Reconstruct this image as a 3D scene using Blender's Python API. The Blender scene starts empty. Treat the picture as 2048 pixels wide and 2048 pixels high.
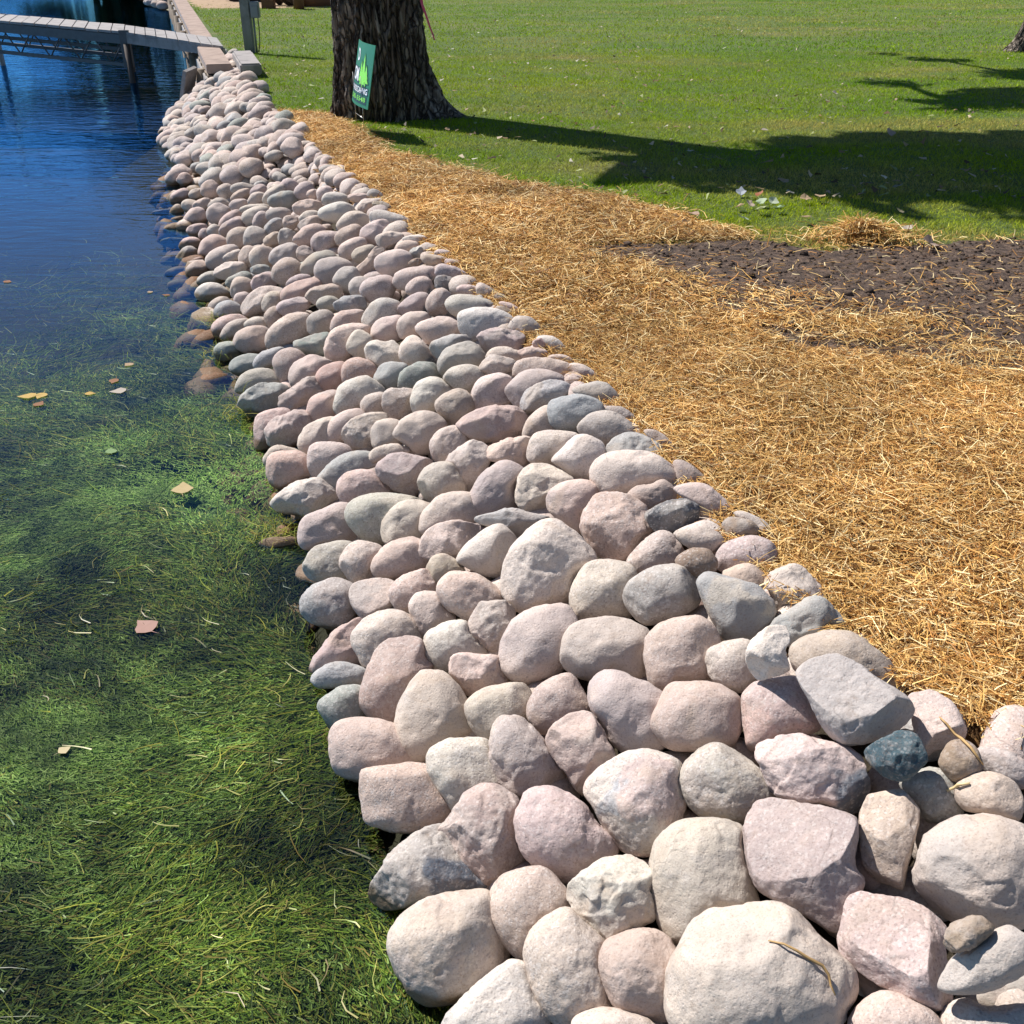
import bpy, bmesh, math, random
import numpy as np
from mathutils import Vector

R = math.radians
random.seed(7)
rng = np.random.default_rng(11)
scene = bpy.context.scene
C = scene.collection

# ------------------------------------------------------------------ camera, sky, sun, exposure
PITCH = R(29.4)
CAMH = 1.55                       # eye height over the lawn
WATER = -0.45                     # water level under the lawn
CAM = np.array([0.0, 0.0, CAMH])
cd = bpy.data.cameras.new('camera')
cd.sensor_width = 36; cd.lens = 36; cd.clip_end = 600; cd.clip_start = 0.05
cam = bpy.data.objects.new('camera', cd); C.objects.link(cam)
cam.location = (0, 0, CAMH); cam.rotation_euler = (R(90) - PITCH, 0, 0)
scene.camera = cam

SUN_EL = 51.0
SD = np.array([-0.80, 0.60]); SD /= np.linalg.norm(SD)          # ground direction towards the sun
SUNV = Vector((SD[0]*math.cos(R(SUN_EL)), SD[1]*math.cos(R(SUN_EL)), math.sin(R(SUN_EL))))
world = bpy.data.worlds.new('World'); scene.world = world; world.use_nodes = True
wn = world.node_tree.nodes; wl = world.node_tree.links
bg = wn['Background']; sky = wn.new('ShaderNodeTexSky'); sky.sky_type = 'NISHITA'; sky.sun_disc = False
sky.sun_elevation = R(SUN_EL); sky.sun_rotation = math.atan2(SUNV.x, SUNV.y)
sky.air_density = 1.0; sky.dust_density = 0.0; sky.ozone_density = 5.0
wl.new(sky.outputs[0], bg.inputs[0]); bg.inputs[1].default_value = 0.055
ld = bpy.data.lights.new('sun', 'SUN'); ld.energy = 5.0; ld.angle = R(0.5); ld.color = (1.0, 0.945, 0.895)
sun = bpy.data.objects.new('sun', ld); C.objects.link(sun); sun.rotation_euler = SUNV.to_track_quat('Z', 'Y').to_euler()
sun.location = (-20, 15, 30)
scene.view_settings.view_transform = 'Standard'; scene.view_settings.look = 'None'
scene.view_settings.exposure = 0.61; scene.view_settings.gamma = 1.0

# ------------------------------------------------------------------ survey helpers
F = 2048.0
cp, sp = math.cos(PITCH), math.sin(PITCH)
AX = np.array([1.0, 0, 0]); AF = np.array([0, cp, -sp]); AU = np.array([0, sp, cp])

def ray(x, y):
    return AF + (x-1024)/F*AX - (y-1024)/F*AU
def at(x, y, z=0.0):
    d = ray(x, y); t = (z-CAMH)/d[2]
    return CAM + d*t
def at_y(x, y, Y):
    d = ray(x, y); return CAM + d*(Y/d[1])

# top edge of the stone bank / wall line, and the line where stones meet the water (X as a function of Y)
EY = np.array([-3, 0.3, 0.9, 1.3, 1.69, 1.97, 2.6, 3.35, 10.4, 13.8, 15.5, 16.5, 31, 33, 42, 55, 90, 200])
EX = np.array([4.5, 2.8, 2.0, 1.55, 1.109, .85, .62, .388, -2.23, -3.40, -3.9, -4.22, -8.95, -9.7, -14, -17, -30, -60])
WY = np.array([-3, 0, 1.0, 1.417, 2.645, 4.38, 11.4, 12.35, 15.2, 16.5, 17.0])
WX = np.array([2.2, .8, 0.0, -.188, -.68, -1.227, -3.66, -3.95, -4.4, -4.6, -4.7])
def edge(Y): return np.interp(Y, EY, EX)
def waterline(Y): return np.interp(Y, WY, WX)
def bank(X, Y):
    """mean height of the stone layer's centres"""
    e = edge(Y); w = waterline(Y)
    t = (e-X)/np.maximum(e-w, .15)
    z = 0.035-0.455*np.clip(t, 0, 9)**1.12
    return np.maximum(z, -1.6)

def _h(ix, iy, iz, seed):
    n = (ix*374761393 + iy*668265263 + iz*2147483647 + seed*1274126177) & 0xFFFFFFFF
    n = ((n ^ (n >> 13))*1274126177) & 0xFFFFFFFF
    n = n ^ (n >> 16)
    return (n & 0xFFFF)/65535.0
def noise3(P, seed=0):
    i = np.floor(P).astype(np.int64); f = P-i; u = f*f*(3-2*f)
    x, y, z = i[:, 0], i[:, 1], i[:, 2]; ux, uy, uz = u[:, 0], u[:, 1], u[:, 2]
    def L(a, b, t): return a+(b-a)*t
    c = [[[_h(x+a, y+b, z+d, seed) for d in (0, 1)] for b in (0, 1)] for a in (0, 1)]
    return L(L(L(c[0][0][0], c[1][0][0], ux), L(c[0][1][0], c[1][1][0], ux), uy),
             L(L(c[0][0][1], c[1][0][1], ux), L(c[0][1][1], c[1][1][1], ux), uy), uz)*2-1
def fbm(P, oct=3, seed=0, gain=.5):
    s = 0; a = 1
    for k in range(oct):
        s = s+a*noise3(P*2.03**k+k*17.3, seed+k); a *= gain
    return s
def noise2(X, Y, sc, seed=0, oct=3):
    return fbm(np.stack([X*sc, Y*sc, np.zeros_like(X)+.37*seed], 1), oct, seed)

def mesh_np(name, V, faces, mat=None, parent=None, smooth=False, col=None):
    """faces: (n,k) int array"""
    me = bpy.data.meshes.new(name)
    V = np.asarray(V, np.float32); faces = np.asarray(faces, np.int32)
    n, k = faces.shape
    me.vertices.add(len(V)); me.vertices.foreach_set('co', V.ravel())
    me.loops.add(n*k); me.loops.foreach_set('vertex_index', faces.ravel())
    me.polygons.add(n); me.polygons.foreach_set('loop_start', np.arange(n, dtype=np.int32)*k)
    me.polygons.foreach_set('loop_total', np.full(n, k, np.int32))
    if smooth: me.polygons.foreach_set('use_smooth', np.ones(n, bool))
    me.update(calc_edges=True)
    if col is not None:
        a = me.color_attributes.new('col', 'FLOAT_COLOR', 'POINT')
        cc = np.ones((len(V), 4), np.float32); cc[:, :3] = col
        a.data.foreach_set('color', cc.ravel())
    if mat: me.materials.append(mat)
    o = bpy.data.objects.new(name, me); C.objects.link(o)
    if parent: o.parent = parent
    return o

def tag(o, label=None, cat=None, group=None, kind=None):
    if label: o['label'] = label
    if cat: o['category'] = cat
    if group: o['group'] = group
    if kind: o['kind'] = kind
    return o
def empty(name, loc, rz=0, **k):
    o = bpy.data.objects.new(name, None); C.objects.link(o); o.location = tuple(loc); o.rotation_euler = (0, 0, rz)
    o.empty_display_size = .1
    return tag(o, **k)

class MB:
    """collects boxes, beams and tubes and links them as one mesh"""
    def __init__(s): s.bm = bmesh.new()
    def box(s, c, h, ax=None, bev=0.0):
        c = Vector(c); ax = ax or (Vector((1, 0, 0)), Vector((0, 1, 0)), Vector((0, 0, 1)))
        vs = [s.bm.verts.new(c+ax[0]*(h[0]*i)+ax[1]*(h[1]*j)+ax[2]*(h[2]*k)) for i in (-1, 1) for j in (-1, 1) for k in (-1, 1)]
        fs = [s.bm.faces.new([vs[i] for i in q]) for q in ((0, 1, 3, 2), (4, 6, 7, 5), (0, 4, 5, 1), (2, 3, 7, 6), (0, 2, 6, 4), (1, 5, 7, 3))]
        if bev:
            es = {e for f in fs for e in f.edges}
            bmesh.ops.bevel(s.bm, geom=list(es), offset=bev, segments=2, affect='EDGES')
    def beam(s, a, b, w, h, up=(0, 0, 1), bev=0.0):
        a = Vector(a); b = Vector(b); d = (b-a); L = d.length; d.normalize()
        sd = d.cross(Vector(up)).normalized(); u = sd.cross(d)
        s.box((a+b)/2, (L/2, w/2, h/2), (d, sd, u), bev)
    def tube(s, pts, r, n=10, cap=True):
        pts = [Vector(p) for p in pts]; rings = []
        rr = r if isinstance(r, (list, tuple)) else [r]*len(pts)
        for i, p in enumerate(pts):
            d = (pts[min(i+1, len(pts)-1)]-pts[max(i-1, 0)]).normalized()
            a = d.cross(Vector((0.31, 0.2, .93)) if abs(d.z) < .9 else Vector((1, 0, 0))).normalized(); b = d.cross(a)
            rings.append([s.bm.verts.new(p+(a*math.cos(2*math.pi*k/n)+b*math.sin(2*math.pi*k/n))*rr[i]) for k in range(n)])
        for i in range(len(rings)-1):
            for k in range(n):
                f = s.bm.faces.new((rings[i][k], rings[i][(k+1) % n], rings[i+1][(k+1) % n], rings[i+1][k])); f.smooth = True
        if cap:
            s.bm.faces.new(rings[0][::-1]); s.bm.faces.new(rings[-1])
    def build(s, name, mat, parent=None, loc=None):
        bmesh.ops.recalc_face_normals(s.bm, faces=s.bm.faces)
        me = bpy.data.meshes.new(name)
        if loc is not None: bmesh.ops.translate(s.bm, verts=s.bm.verts, vec=-Vector(loc))
        elif parent is not None:
            m = parent.location; bmesh.ops.translate(s.bm, verts=s.bm.verts, vec=-Vector(m))
        s.bm.to_mesh(me); s.bm.free(); me.materials.append(mat)
        o = bpy.data.objects.new(name, me); C.objects.link(o)
        if loc is not None: o.location = loc
        if parent is not None: o.parent = parent
        return o

# ------------------------------------------------------------------ materials
class Mat:
    def __init__(s, name):
        s.m = bpy.data.materials.new(name); s.m.use_nodes = True; s.nt = s.m.node_tree; s.n = s.nt.nodes; s.l = s.nt.links
        s.b = s.n['Principled BSDF']; s.out = s.n['Material Output']
    def node(s, t, **k):
        x = s.n.new(t)
        for a, b in k.items():
            if a.startswith('i_'):
                key = a[2:]; key = int(key) if key.isdigit() else key.replace('_', ' ')
                x.inputs[key].default_value = b
            else: setattr(x, a, b)
        return x
    def link(s, a, b): s.l.new(a, b)
    def noise(s, vec, scale, detail=4, rough=.55, dist=0):
        x = s.node('ShaderNodeTexNoise', i_Scale=scale, i_Detail=detail, i_Roughness=rough, i_Distortion=dist)
        if vec is not None: s.link(vec, x.inputs['Vector'])
        return x.outputs['Fac']
    def ramp(s, fac, stops, interp='LINEAR'):
        r = s.node('ShaderNodeValToRGB'); r.color_ramp.interpolation = interp
        e = r.color_ramp.elements
        while len(e) < len(stops): e.new(.5)
        for k, (p, c) in enumerate(stops):
            e[k].position = p; e[k].color = (*c, 1) if len(c) == 3 else c
        s.link(fac, r.inputs[0]); return r.outputs[0]
    def mix(s, fac, a, b, mode='MIX'):
        x = s.node('ShaderNodeMix', data_type='RGBA', blend_type=mode)
        for v, i in ((fac, 0), (a, 6), (b, 7)):
            if isinstance(v, (int, float)): x.inputs[i].default_value = v
            elif isinstance(v, tuple): x.inputs[i].default_value = (*v, 1)
            else: s.link(v, x.inputs[i])
        return x.outputs[2]
    def math(s, op, a, b=0.0, clamp=False):
        x = s.node('ShaderNodeMath', operation=op, use_clamp=clamp)
        for v, i in ((a, 0), (b, 1)):
            if isinstance(v, (int, float)): x.inputs[i].default_value = v
            else: s.link(v, x.inputs[i])
        return x.outputs[0]
    def bump(s, h, strength=.5, dist=.01, normal=None):
        x = s.node('ShaderNodeBump', i_Strength=strength, i_Distance=dist); s.link(h, x.inputs['Height'])
        if normal is not None: s.link(normal, x.inputs['Normal'])
        return x.outputs[0]
    def coord(s, kind='Object'):
        return s.node('ShaderNodeTexCoord').outputs[kind]
    def pos(s): return s.node('ShaderNodeNewGeometry').outputs['Position']
    def attr(s, name='col'): return s.node('ShaderNodeAttribute', attribute_name=name).outputs['Color']

def simple(name, col, rough=.6, metal=0, noise=None, bump=None):
    m = Mat(name); m.b.inputs['Roughness'].default_value = rough; m.b.inputs['Metallic'].default_value = metal
    v = m.coord()
    sc, amt = noise or (30, .25)
    f = m.noise(v, sc, 5)
    m.link(m.mix(f, tuple(c*(1-amt) for c in col), tuple(min(1, c*(1+amt)) for c in col)), m.b.inputs['Base Color'])
    if bump: m.link(m.bump(m.noise(v, bump[0], 6), bump[1], bump[2]), m.b.inputs['Normal'])
    return m.m

def rock_material():
    m = Mat('fieldstone')
    info = m.node('ShaderNodeObjectInfo')
    vm = m.node('ShaderNodeVectorMath', operation='ADD')
    sc = m.node('ShaderNodeVectorMath', operation='SCALE'); cb = m.node('ShaderNodeCombineXYZ')
    for k in range(3): m.link(info.outputs['Random'], cb.inputs[k])
    m.link(cb.outputs[0], sc.inputs[0]); sc.inputs['Scale'].default_value = 37.0
    m.link(m.coord(), vm.inputs[0]); m.link(sc.outputs[0], vm.inputs[1])
    v = vm.outputs[0]
    base = m.attr()
    big = m.noise(v, 9, 5, .6, .4)
    med = m.noise(v, 38, 5, .65)
    fine = m.noise(v, 210, 3, .7)
    c = m.mix(m.ramp(big, [(.32, (0, 0, 0)), (.68, (1, 1, 1))]), m.mix(1.0, base, (.88, .88, .90), 'MULTIPLY'), m.mix(1.0, base, (1.08, 1.06, 1.04), 'MULTIPLY'))
    # pale dusty bloom and darker pores
    c = m.mix(m.math('MULTIPLY', m.ramp(med, [(.5, (0, 0, 0)), (.75, (1, 1, 1))]), .35), c, (.60, .55, .51))
    c = m.mix(m.math('MULTIPLY', m.ramp(fine, [(.32, (1, 1, 1)), (.47, (0, 0, 0))]), .5), c, (.24, .17, .14))
    # mineral grains
    vo = m.node('ShaderNodeTexVoronoi', i_Scale=190.0); m.link(v, vo.inputs['Vector'])
    gr = m.math('MULTIPLY', m.ramp(vo.outputs['Color'], [(.72, (0, 0, 0)), (.8, (1, 1, 1))]), m.math('MULTIPLY', info.outputs['Random'], .35))
    c = m.mix(gr, c, (.72, .69, .66))
    gr2 = m.math('MULTIPLY', m.ramp(vo.outputs['Color'], [(.18, (1, 1, 1)), (.25, (0, 0, 0))]), m.math('MULTIPLY', info.outputs['Random'], .35))
    c = m.mix(gr2, c, (.16, .13, .13))
    # tan stains with their own shape
    st = m.noise(v, 5, 3, .5, 1.2)
    c = m.mix(m.math('MULTIPLY', m.ramp(st, [(.58, (0, 0, 0)), (.7, (1, 1, 1))]), .35), c, (.42, .32, .23))
    # brown dirt smears, hairline cracks and dark lichen spots, few and irregular
    dirt = m.ramp(m.noise(v, 13, 6, .7, .8), [(.57, (0, 0, 0)), (.72, (1, 1, 1))])
    c = m.mix(m.math('MULTIPLY', dirt, .42), c, (.27, .19, .13))
    nv = m.node('ShaderNodeTexNoise', i_Scale=7.0, i_Detail=4.0); m.link(v, nv.inputs['Vector'])
    mvx = m.node('ShaderNodeMix', data_type='VECTOR'); mvx.inputs[0].default_value = .16; m.link(v, mvx.inputs[4]); m.link(nv.outputs['Color'], mvx.inputs[5])
    ck = m.node('ShaderNodeTexVoronoi', feature='DISTANCE_TO_EDGE', i_Scale=7.5); m.link(mvx.outputs[1], ck.inputs['Vector'])
    crk = m.math('MULTIPLY', m.ramp(ck.outputs['Distance'], [(.0, (1, 1, 1)), (.022, (0, 0, 0))]), m.ramp(m.noise(v, 4.5, 2), [(.58, (0, 0, 0)), (.66, (1, 1, 1))]))
    c = m.mix(m.math('MULTIPLY', crk, .28), c, (.13, .10, .085))
    # wet band where the stones stand in the lake
    sx = m.node('ShaderNodeSeparateXYZ'); m.link(m.pos(), sx.inputs[0])
    wob = m.math('MULTIPLY', m.noise(m.pos(), 14, 2), .05)
    wet = m.node('ShaderNodeMapRange', i_1=WATER+.045, i_2=WATER+.01); m.link(m.math('SUBTRACT', sx.outputs['Z'], wob), wet.inputs[0])
    wet.inputs[1].default_value = WATER+.030; wet.inputs[2].default_value = WATER+.008
    wet.inputs[3].default_value = 0; wet.inputs[4].default_value = 1
    c = m.mix(wet.outputs[0], c, m.mix(1.0, c, (.42, .36, .27), 'MULTIPLY'))
    m.link(c, m.b.inputs['Base Color'])
    m.link(m.math('SUBTRACT', .88, m.math('MULTIPLY', wet.outputs[0], .28)), m.b.inputs['Roughness'])
    m.b.inputs['Specular IOR Level'].default_value = .15
    n1 = m.bump(m.noise(v, 26, 8, .72), .42, .011)
    n1 = m.bump(m.math('SUBTRACT', 1.0, crk), .2, .004, n1)
    n2 = m.bump(m.noise(v, 170, 5, .7), .5, .003, n1)
    vp = m.node('ShaderNodeTexVoronoi', i_Scale=95.0); m.link(v, vp.inputs['Vector'])
    n3 = m.bump(m.ramp(vp.outputs['Distance'], [(.1, (0, 0, 0)), (.35, (1, 1, 1))]), .3, .0025, n2)
    m.link(n3, m.b.inputs['Normal'])
    return m.m
M_ROCK = rock_material()

def strand_material(name, rough=.6, trans=0.0, spec=.4, var=.0):
    m = Mat(name); m.link(m.attr(), m.b.inputs['Base Color'])
    m.b.inputs['Roughness'].default_value = rough; m.b.inputs['Specular IOR Level'].default_value = spec
    if trans:
        t = m.node('ShaderNodeBsdfTranslucent'); m.link(m.attr(), t.inputs['Color'])
        x = m.node('ShaderNodeMixShader'); x.inputs[0].default_value = trans
        m.link(m.b.outputs[0], x.inputs[1]); m.link(t.outputs[0], x.inputs[2]); m.link(x.outputs[0], m.out.inputs['Surface'])
    return m.m
M_STRAW = strand_material('straw', .6, .1, .22)
M_GRASS = strand_material('grass_blade', .7, .25, .0)
M_WEED = strand_material('water_weed', .6, .3, .12)
M_WEEDTOP = strand_material('floating_weed', .42, .2, .4)
M_LEAF = strand_material('dry_leaf', .6, .25, .3)

# ------------------------------------------------------------------ setting
def grid(name, us, vs, fn, mat, smooth=True, **t):
    U, V = np.meshgrid(us, vs)
    P = fn(U.ravel(), V.ravel()); nu, nv = len(us), len(vs)
    i = np.arange(nu-1)[None, :]+np.arange(nv-1)[:, None]*nu; i = i.ravel()
    Fc = np.stack([i, i+1, i+1+nu, i+nu], 1)
    if P[1, 0] < P[0, 0]: Fc = Fc[:, ::-1]
    o = mesh_np(name, P, Fc, mat, smooth=smooth); return tag(o, **t)

# lawn ground: from the bank edge out to the far right, gentle undulation
def lawn_mat():
    m = Mat('lawn_turf'); p = m.pos()
    mp = m.node('ShaderNodeMapping'); mp.inputs['Scale'].default_value = (.55, 1.2, 1); m.link(p, mp.inputs[0])
    big = m.noise(mp.outputs[0], .8, 4, .6)
    c = m.ramp(big, [(.3, (.10, .17, .02)), (.5, (.14, .22, .03)), (.68, (.26, .25, .08))])
    c = m.mix(m.math('MULTIPLY', m.noise(p, 60, 5, .7), .7), c, (.02, .035, .008))
    m.link(c, m.b.inputs['Base Color']); m.b.inputs['Roughness'].default_value = .9
    m.link(m.bump(m.noise(p, 45, 6, .75), 1.0, .04), m.b.inputs['Normal'])
    return m.m
def lawn_z(X, Y):
    return 0.02*noise2(X, Y, .35, 3, 2)*np.clip((X-edge(Y))/.6, 0, 1)
ys = np.concatenate([np.arange(-3, 18, .15), np.arange(18, 34, .5), np.array([34, 36, 38, 42, 48, 55, 70, 90, 130, 200])])
us = np.concatenate([np.linspace(0, .15, 50)**1.0, np.linspace(.16, 1, 40)])
grid('lawn', us, ys, lambda u, y: np.stack([edge(y)+u*60, y, lawn_z(edge(y)+u*60, y)], 1), lawn_mat(), kind='structure')

# lake bed and the slope under the stones
def bed_mat():
    m = Mat('lake_bed_silt_depth_shade'); p = m.pos()
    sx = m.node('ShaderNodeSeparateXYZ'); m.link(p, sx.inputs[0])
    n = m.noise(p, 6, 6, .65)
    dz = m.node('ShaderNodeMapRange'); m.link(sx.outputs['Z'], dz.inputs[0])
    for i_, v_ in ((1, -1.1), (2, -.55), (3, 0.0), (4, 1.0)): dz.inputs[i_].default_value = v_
    c = m.mix(n, (.022, .017, .009), (.06, .045, .024)); c = m.mix(dz.outputs[0], m.mix(n, (.006, .006, .005), (.02, .014, .008)), c)  # silt painted darker with depth, standing in for light lost in the water
    m.link(c, m.b.inputs['Base Color']); m.b.inputs['Roughness'].default_value = .95
    m.link(m.bump(m.noise(p, 25, 6, .7), .8, .03), m.b.inputs['Normal'])
    return m.m
def bed(u, y):
    x = edge(y)-u
    z = bank(x, y)-0.12
    z = np.where(u < 1e-6, -0.004, z)
    z = np.where(y > 16.6, np.where(u < .05, -.5, -1.3-.05*u), z)
    return np.stack([x, y, z], 1)
ub = np.array([0, .03, .1, .2, .3, .4, .5, .6, .7, .8, .9, 1.0, 1.15, 1.3, 1.5, 1.8, 2.2, 3, 5, 8, 14, 25, 50, 90, 160])
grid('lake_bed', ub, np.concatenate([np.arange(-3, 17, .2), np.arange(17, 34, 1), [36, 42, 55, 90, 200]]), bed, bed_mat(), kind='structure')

# water surface: clear, its sky mirror coloured bluer and boosted with distance, small ripples
def water_mat():
    m = Mat('lake_water'); p = m.pos()
    mp = m.node('ShaderNodeMapping'); mp.inputs['Scale'].default_value = (.5, 1.35, 1); m.link(p, mp.inputs[0])
    sx = m.node('ShaderNodeSeparateXYZ'); m.link(p, sx.inputs[0])
    rip = m.noise(mp.outputs[0], 5.5, 3, .5, .6); small = m.noise(mp.outputs[0], 26, 2, .5)
    far = m.node('ShaderNodeMapRange'); m.link(sx.outputs['Y'], far.inputs[0])
    for i, v in ((1, 4.0), (2, 15.0), (3, .12), (4, 1.0)): far.inputs[i].default_value = v
    h = m.math('MULTIPLY', m.math('ADD', rip, m.math('MULTIPLY', small, .12)), far.outputs[0])
    nrm = m.bump(h, .5, .03)
    fr = m.node('ShaderNodeFresnel', i_IOR=1.33); m.link(nrm, fr.inputs['Normal'])
    g = m.node('ShaderNodeBsdfGlossy', i_Roughness=.015); g.inputs['Color'].default_value = (.16, .52, 1, 1); m.link(nrm, g.inputs['Normal'])
    t = m.node('ShaderNodeBsdfTransparent'); t.inputs['Color'].default_value = (.84, .93, .89, 1)
    x = m.node('ShaderNodeMixShader'); m.link(m.math('MULTIPLY', fr.outputs[0], m.math('ADD', .9, m.math('MULTIPLY', far.outputs[0], 1.35)), True), x.inputs[0]); m.link(t.outputs[0], x.inputs[1]); m.link(g.outputs[0], x.inputs[2])
    m.link(x.outputs[0], m.out.inputs['Surface'])
    return m.m
grid('water', np.array([-.02, .6, 1.4, 3, 6, 12, 25, 60, 160]), np.concatenate([np.arange(-3, 17, 1.0), [18, 25, 31, 33, 42, 55, 90, 200]]),
     lambda u, y: np.stack([edge(y)-u-np.where(y < 16.4, .35, 0), y, np.full_like(u, WATER)], 1), water_mat(), kind='structure')

# no murk sheet: light fading in deep water is painted into the bed colour
# straw, soil and grass borders on the ground, walked round as corner points
def poly(pts): return np.array([at(x, y)[:2] for x, y in pts])
def inside(P, X, Y):
    r = np.zeros(len(X), bool); n = len(P)
    for i in range(n):
        x1, y1 = P[i]; x2, y2 = P[(i+1) % n]
        c = ((y1 > Y) != (y2 > Y)) & (X < (x2-x1)*(Y-y1)/(y2-y1+1e-12)+x1); r ^= c
    return r
def dist_poly(P, X, Y):
    d = np.full(len(X), 1e9); n = len(P)
    for i in range(n):
        a = P[i]; b = P[(i+1) % n]; ab = b-a; L = (ab**2).sum()+1e-12
        t = np.clip(((X-a[0])*ab[0]+(Y-a[1])*ab[1])/L, 0, 1)
        d = np.minimum(d, np.hypot(X-a[0]-t*ab[0], Y-a[1]-t*ab[1]))
    return np.where(inside(P, X, Y), d, -d)
STRAW = poly([(555, 228), (640, 232), (700, 262), (780, 310), (880, 340), (1000, 372), (1180, 398), (1300, 425), (1400, 455), (1500, 474), (1400, 482), (1260, 486),
              (1140, 494), (1190, 522), (1290, 548), (1440, 575), (1640, 592), (1800, 625), (2048, 705), (2400, 720), (2900, 1400), (3200, 2600), (2600, 3000), (1960, 1500), (1620, 1330), (1420, 1080), (1160, 855),
              (930, 605), (735, 425), (560, 262)])
SOIL = poly([(1140, 497), (1330, 490), (1500, 478), (1640, 500), (1800, 490), (2050, 472), (2500, 470), (2700, 950), (2500, 950), (2048, 800), (1850, 775), (1600, 730), (1440, 660), (1290, 575), (1190, 525)])
THIN = poly([(1300, 535), (1500, 550), (1700, 575), (2048, 640), (2500, 700), (2500, 880), (2048, 770), (1850, 745), (1600, 700), (1450, 640), (1320, 580)])
PILE = poly([(1660, 490), (1670, 468), (1720, 455), (1770, 470), (1790, 495), (1720, 503)])

def straw_mat():
    m = Mat('straw_bed'); p = m.pos()
    n = m.noise(p, 28, 6, .7); n2 = m.noise(p, 2.2, 4, .6)
    c = m.ramp(n, [(.3, (.06, .028, .009)), (.5, (.19, .095, .028)), (.7, (.36, .20, .06))])
    c = m.mix(m.math('MULTIPLY', n2, .5), c, (.12, .06, .02))
    m.link(c, m.b.inputs['Base Color']); m.b.inputs['Roughness'].default_value = .9
    m.link(m.bump(m.noise(p, 90, 6, .8), 1.0, .02), m.b.inputs['Normal'])
    return m.m
def soil_mat():
    m = Mat('dark_topsoil'); p = m.pos()
    c = m.ramp(m.noise(p, 22, 6, .7), [(.34, (.035, .024, .018)), (.5, (.13, .085, .06)), (.66, (.29, .20, .14))])
    m.link(c, m.b.inputs['Base Color']); m.b.inputs['Roughness'].default_value = .95
    m.link(m.bump(m.noise(p, 38, 8, .85), 1.0, .035), m.b.inputs['Normal'])
    return m.m
def straw_h(X, Y):
    return .012+.018*noise2(X, Y, 2.6, 21, 3)
def patch(name, P, mat, h, soft, step, **t):
    x0, y0 = P.min(0)-.1; x1, y1 = P.max(0)+.1
    y0 = max(y0, .9); x1 = min(x1, 9)
    X, Y = np.meshgrid(np.arange(x0, x1, step), np.arange(y0, y1, step)); nx = X.shape[1]; ny = X.shape[0]
    X = X.ravel(); Y = Y.ravel(); d = dist_poly(P, X, Y)+.06*noise2(X, Y, 5, 5, 3)
    d = np.minimum(d, (X-edge(Y))*.9+.03)
    Z = np.where(d > 0, h(X, Y), 0)*np.clip(d/soft, 0, 1)-np.where(d <= 0, .05, 0)+.004+lawn_z(X, Y)
    i = (np.arange(nx-1)[None, :]+np.arange(ny-1)[:, None]*nx).ravel()
    Q = np.stack([i, i+1, i+1+nx, i+nx], 1); keep = (d[Q] > -.04).any(1); Q = Q[keep]
    used = np.unique(Q); mp = np.zeros(len(X), int); mp[used] = np.arange(len(used))
    return tag(mesh_np(name, np.stack([X, Y, Z], 1)[used], mp[Q], mat, smooth=True), **t)
def soil_h(X, Y):
    return .012+.010*noise2(X, Y, 4, 9, 2)
patch('topsoil', SOIL, soil_mat(), soil_h, .08, .03, kind='structure')
patch('straw_mat', STRAW, straw_mat(), lambda X, Y: np.where(dist_poly(THIN, X, Y)+.08*noise2(X, Y, 3, 91, 3) > 0, -.03, straw_h(X, Y)+.004), .15, .035, kind='structure')

# ---- ribbons: straw stalks, grass blades and weed strands, one mesh each
def ribbons(name, P, D, L, W, bend, up, col, mat, segs=2, taper=.3, side=None, **t):
    n = len(P); D = D/np.linalg.norm(D, axis=1, keepdims=True)
    S = np.cross(D, up) if side is None else side
    S /= np.linalg.norm(S, axis=1, keepdims=True)+1e-9
    V = np.zeros((n, (segs+1)*2, 3), np.float32)
    for k in range(segs+1):
        f = k/segs
        c = P+D*(L*f)[:, None]+bend*((f*(1-f)*4) if segs > 1 else 0)
        if segs > 1 and taper < 0: c = P+D*(L*f)[:, None]+bend*f*f
        w = W*(1-(1-abs(taper))*f)
        V[:, 2*k] = c-S*(w/2)[:, None]; V[:, 2*k+1] = c+S*(w/2)[:, None]
    b = np.arange(n)[:, None]*(segs+1)*2
    Q = np.concatenate([b+np.array([2*k, 2*k+1, 2*k+3, 2*k+2])[None, :] for k in range(segs)], 0)
    Cc = np.repeat(col, (segs+1)*2, axis=0)
    return tag(mesh_np(name, V.reshape(-1, 3), Q, mat, col=Cc), **t)

def pick(cols, w, n):
    cols = np.array(cols); i = rng.choice(len(cols), n, p=np.array(w)/sum(w))
    return cols[i]*(1+.25*rng.standard_normal((n, 1))*.6).clip(.5, 1.6)

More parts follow.
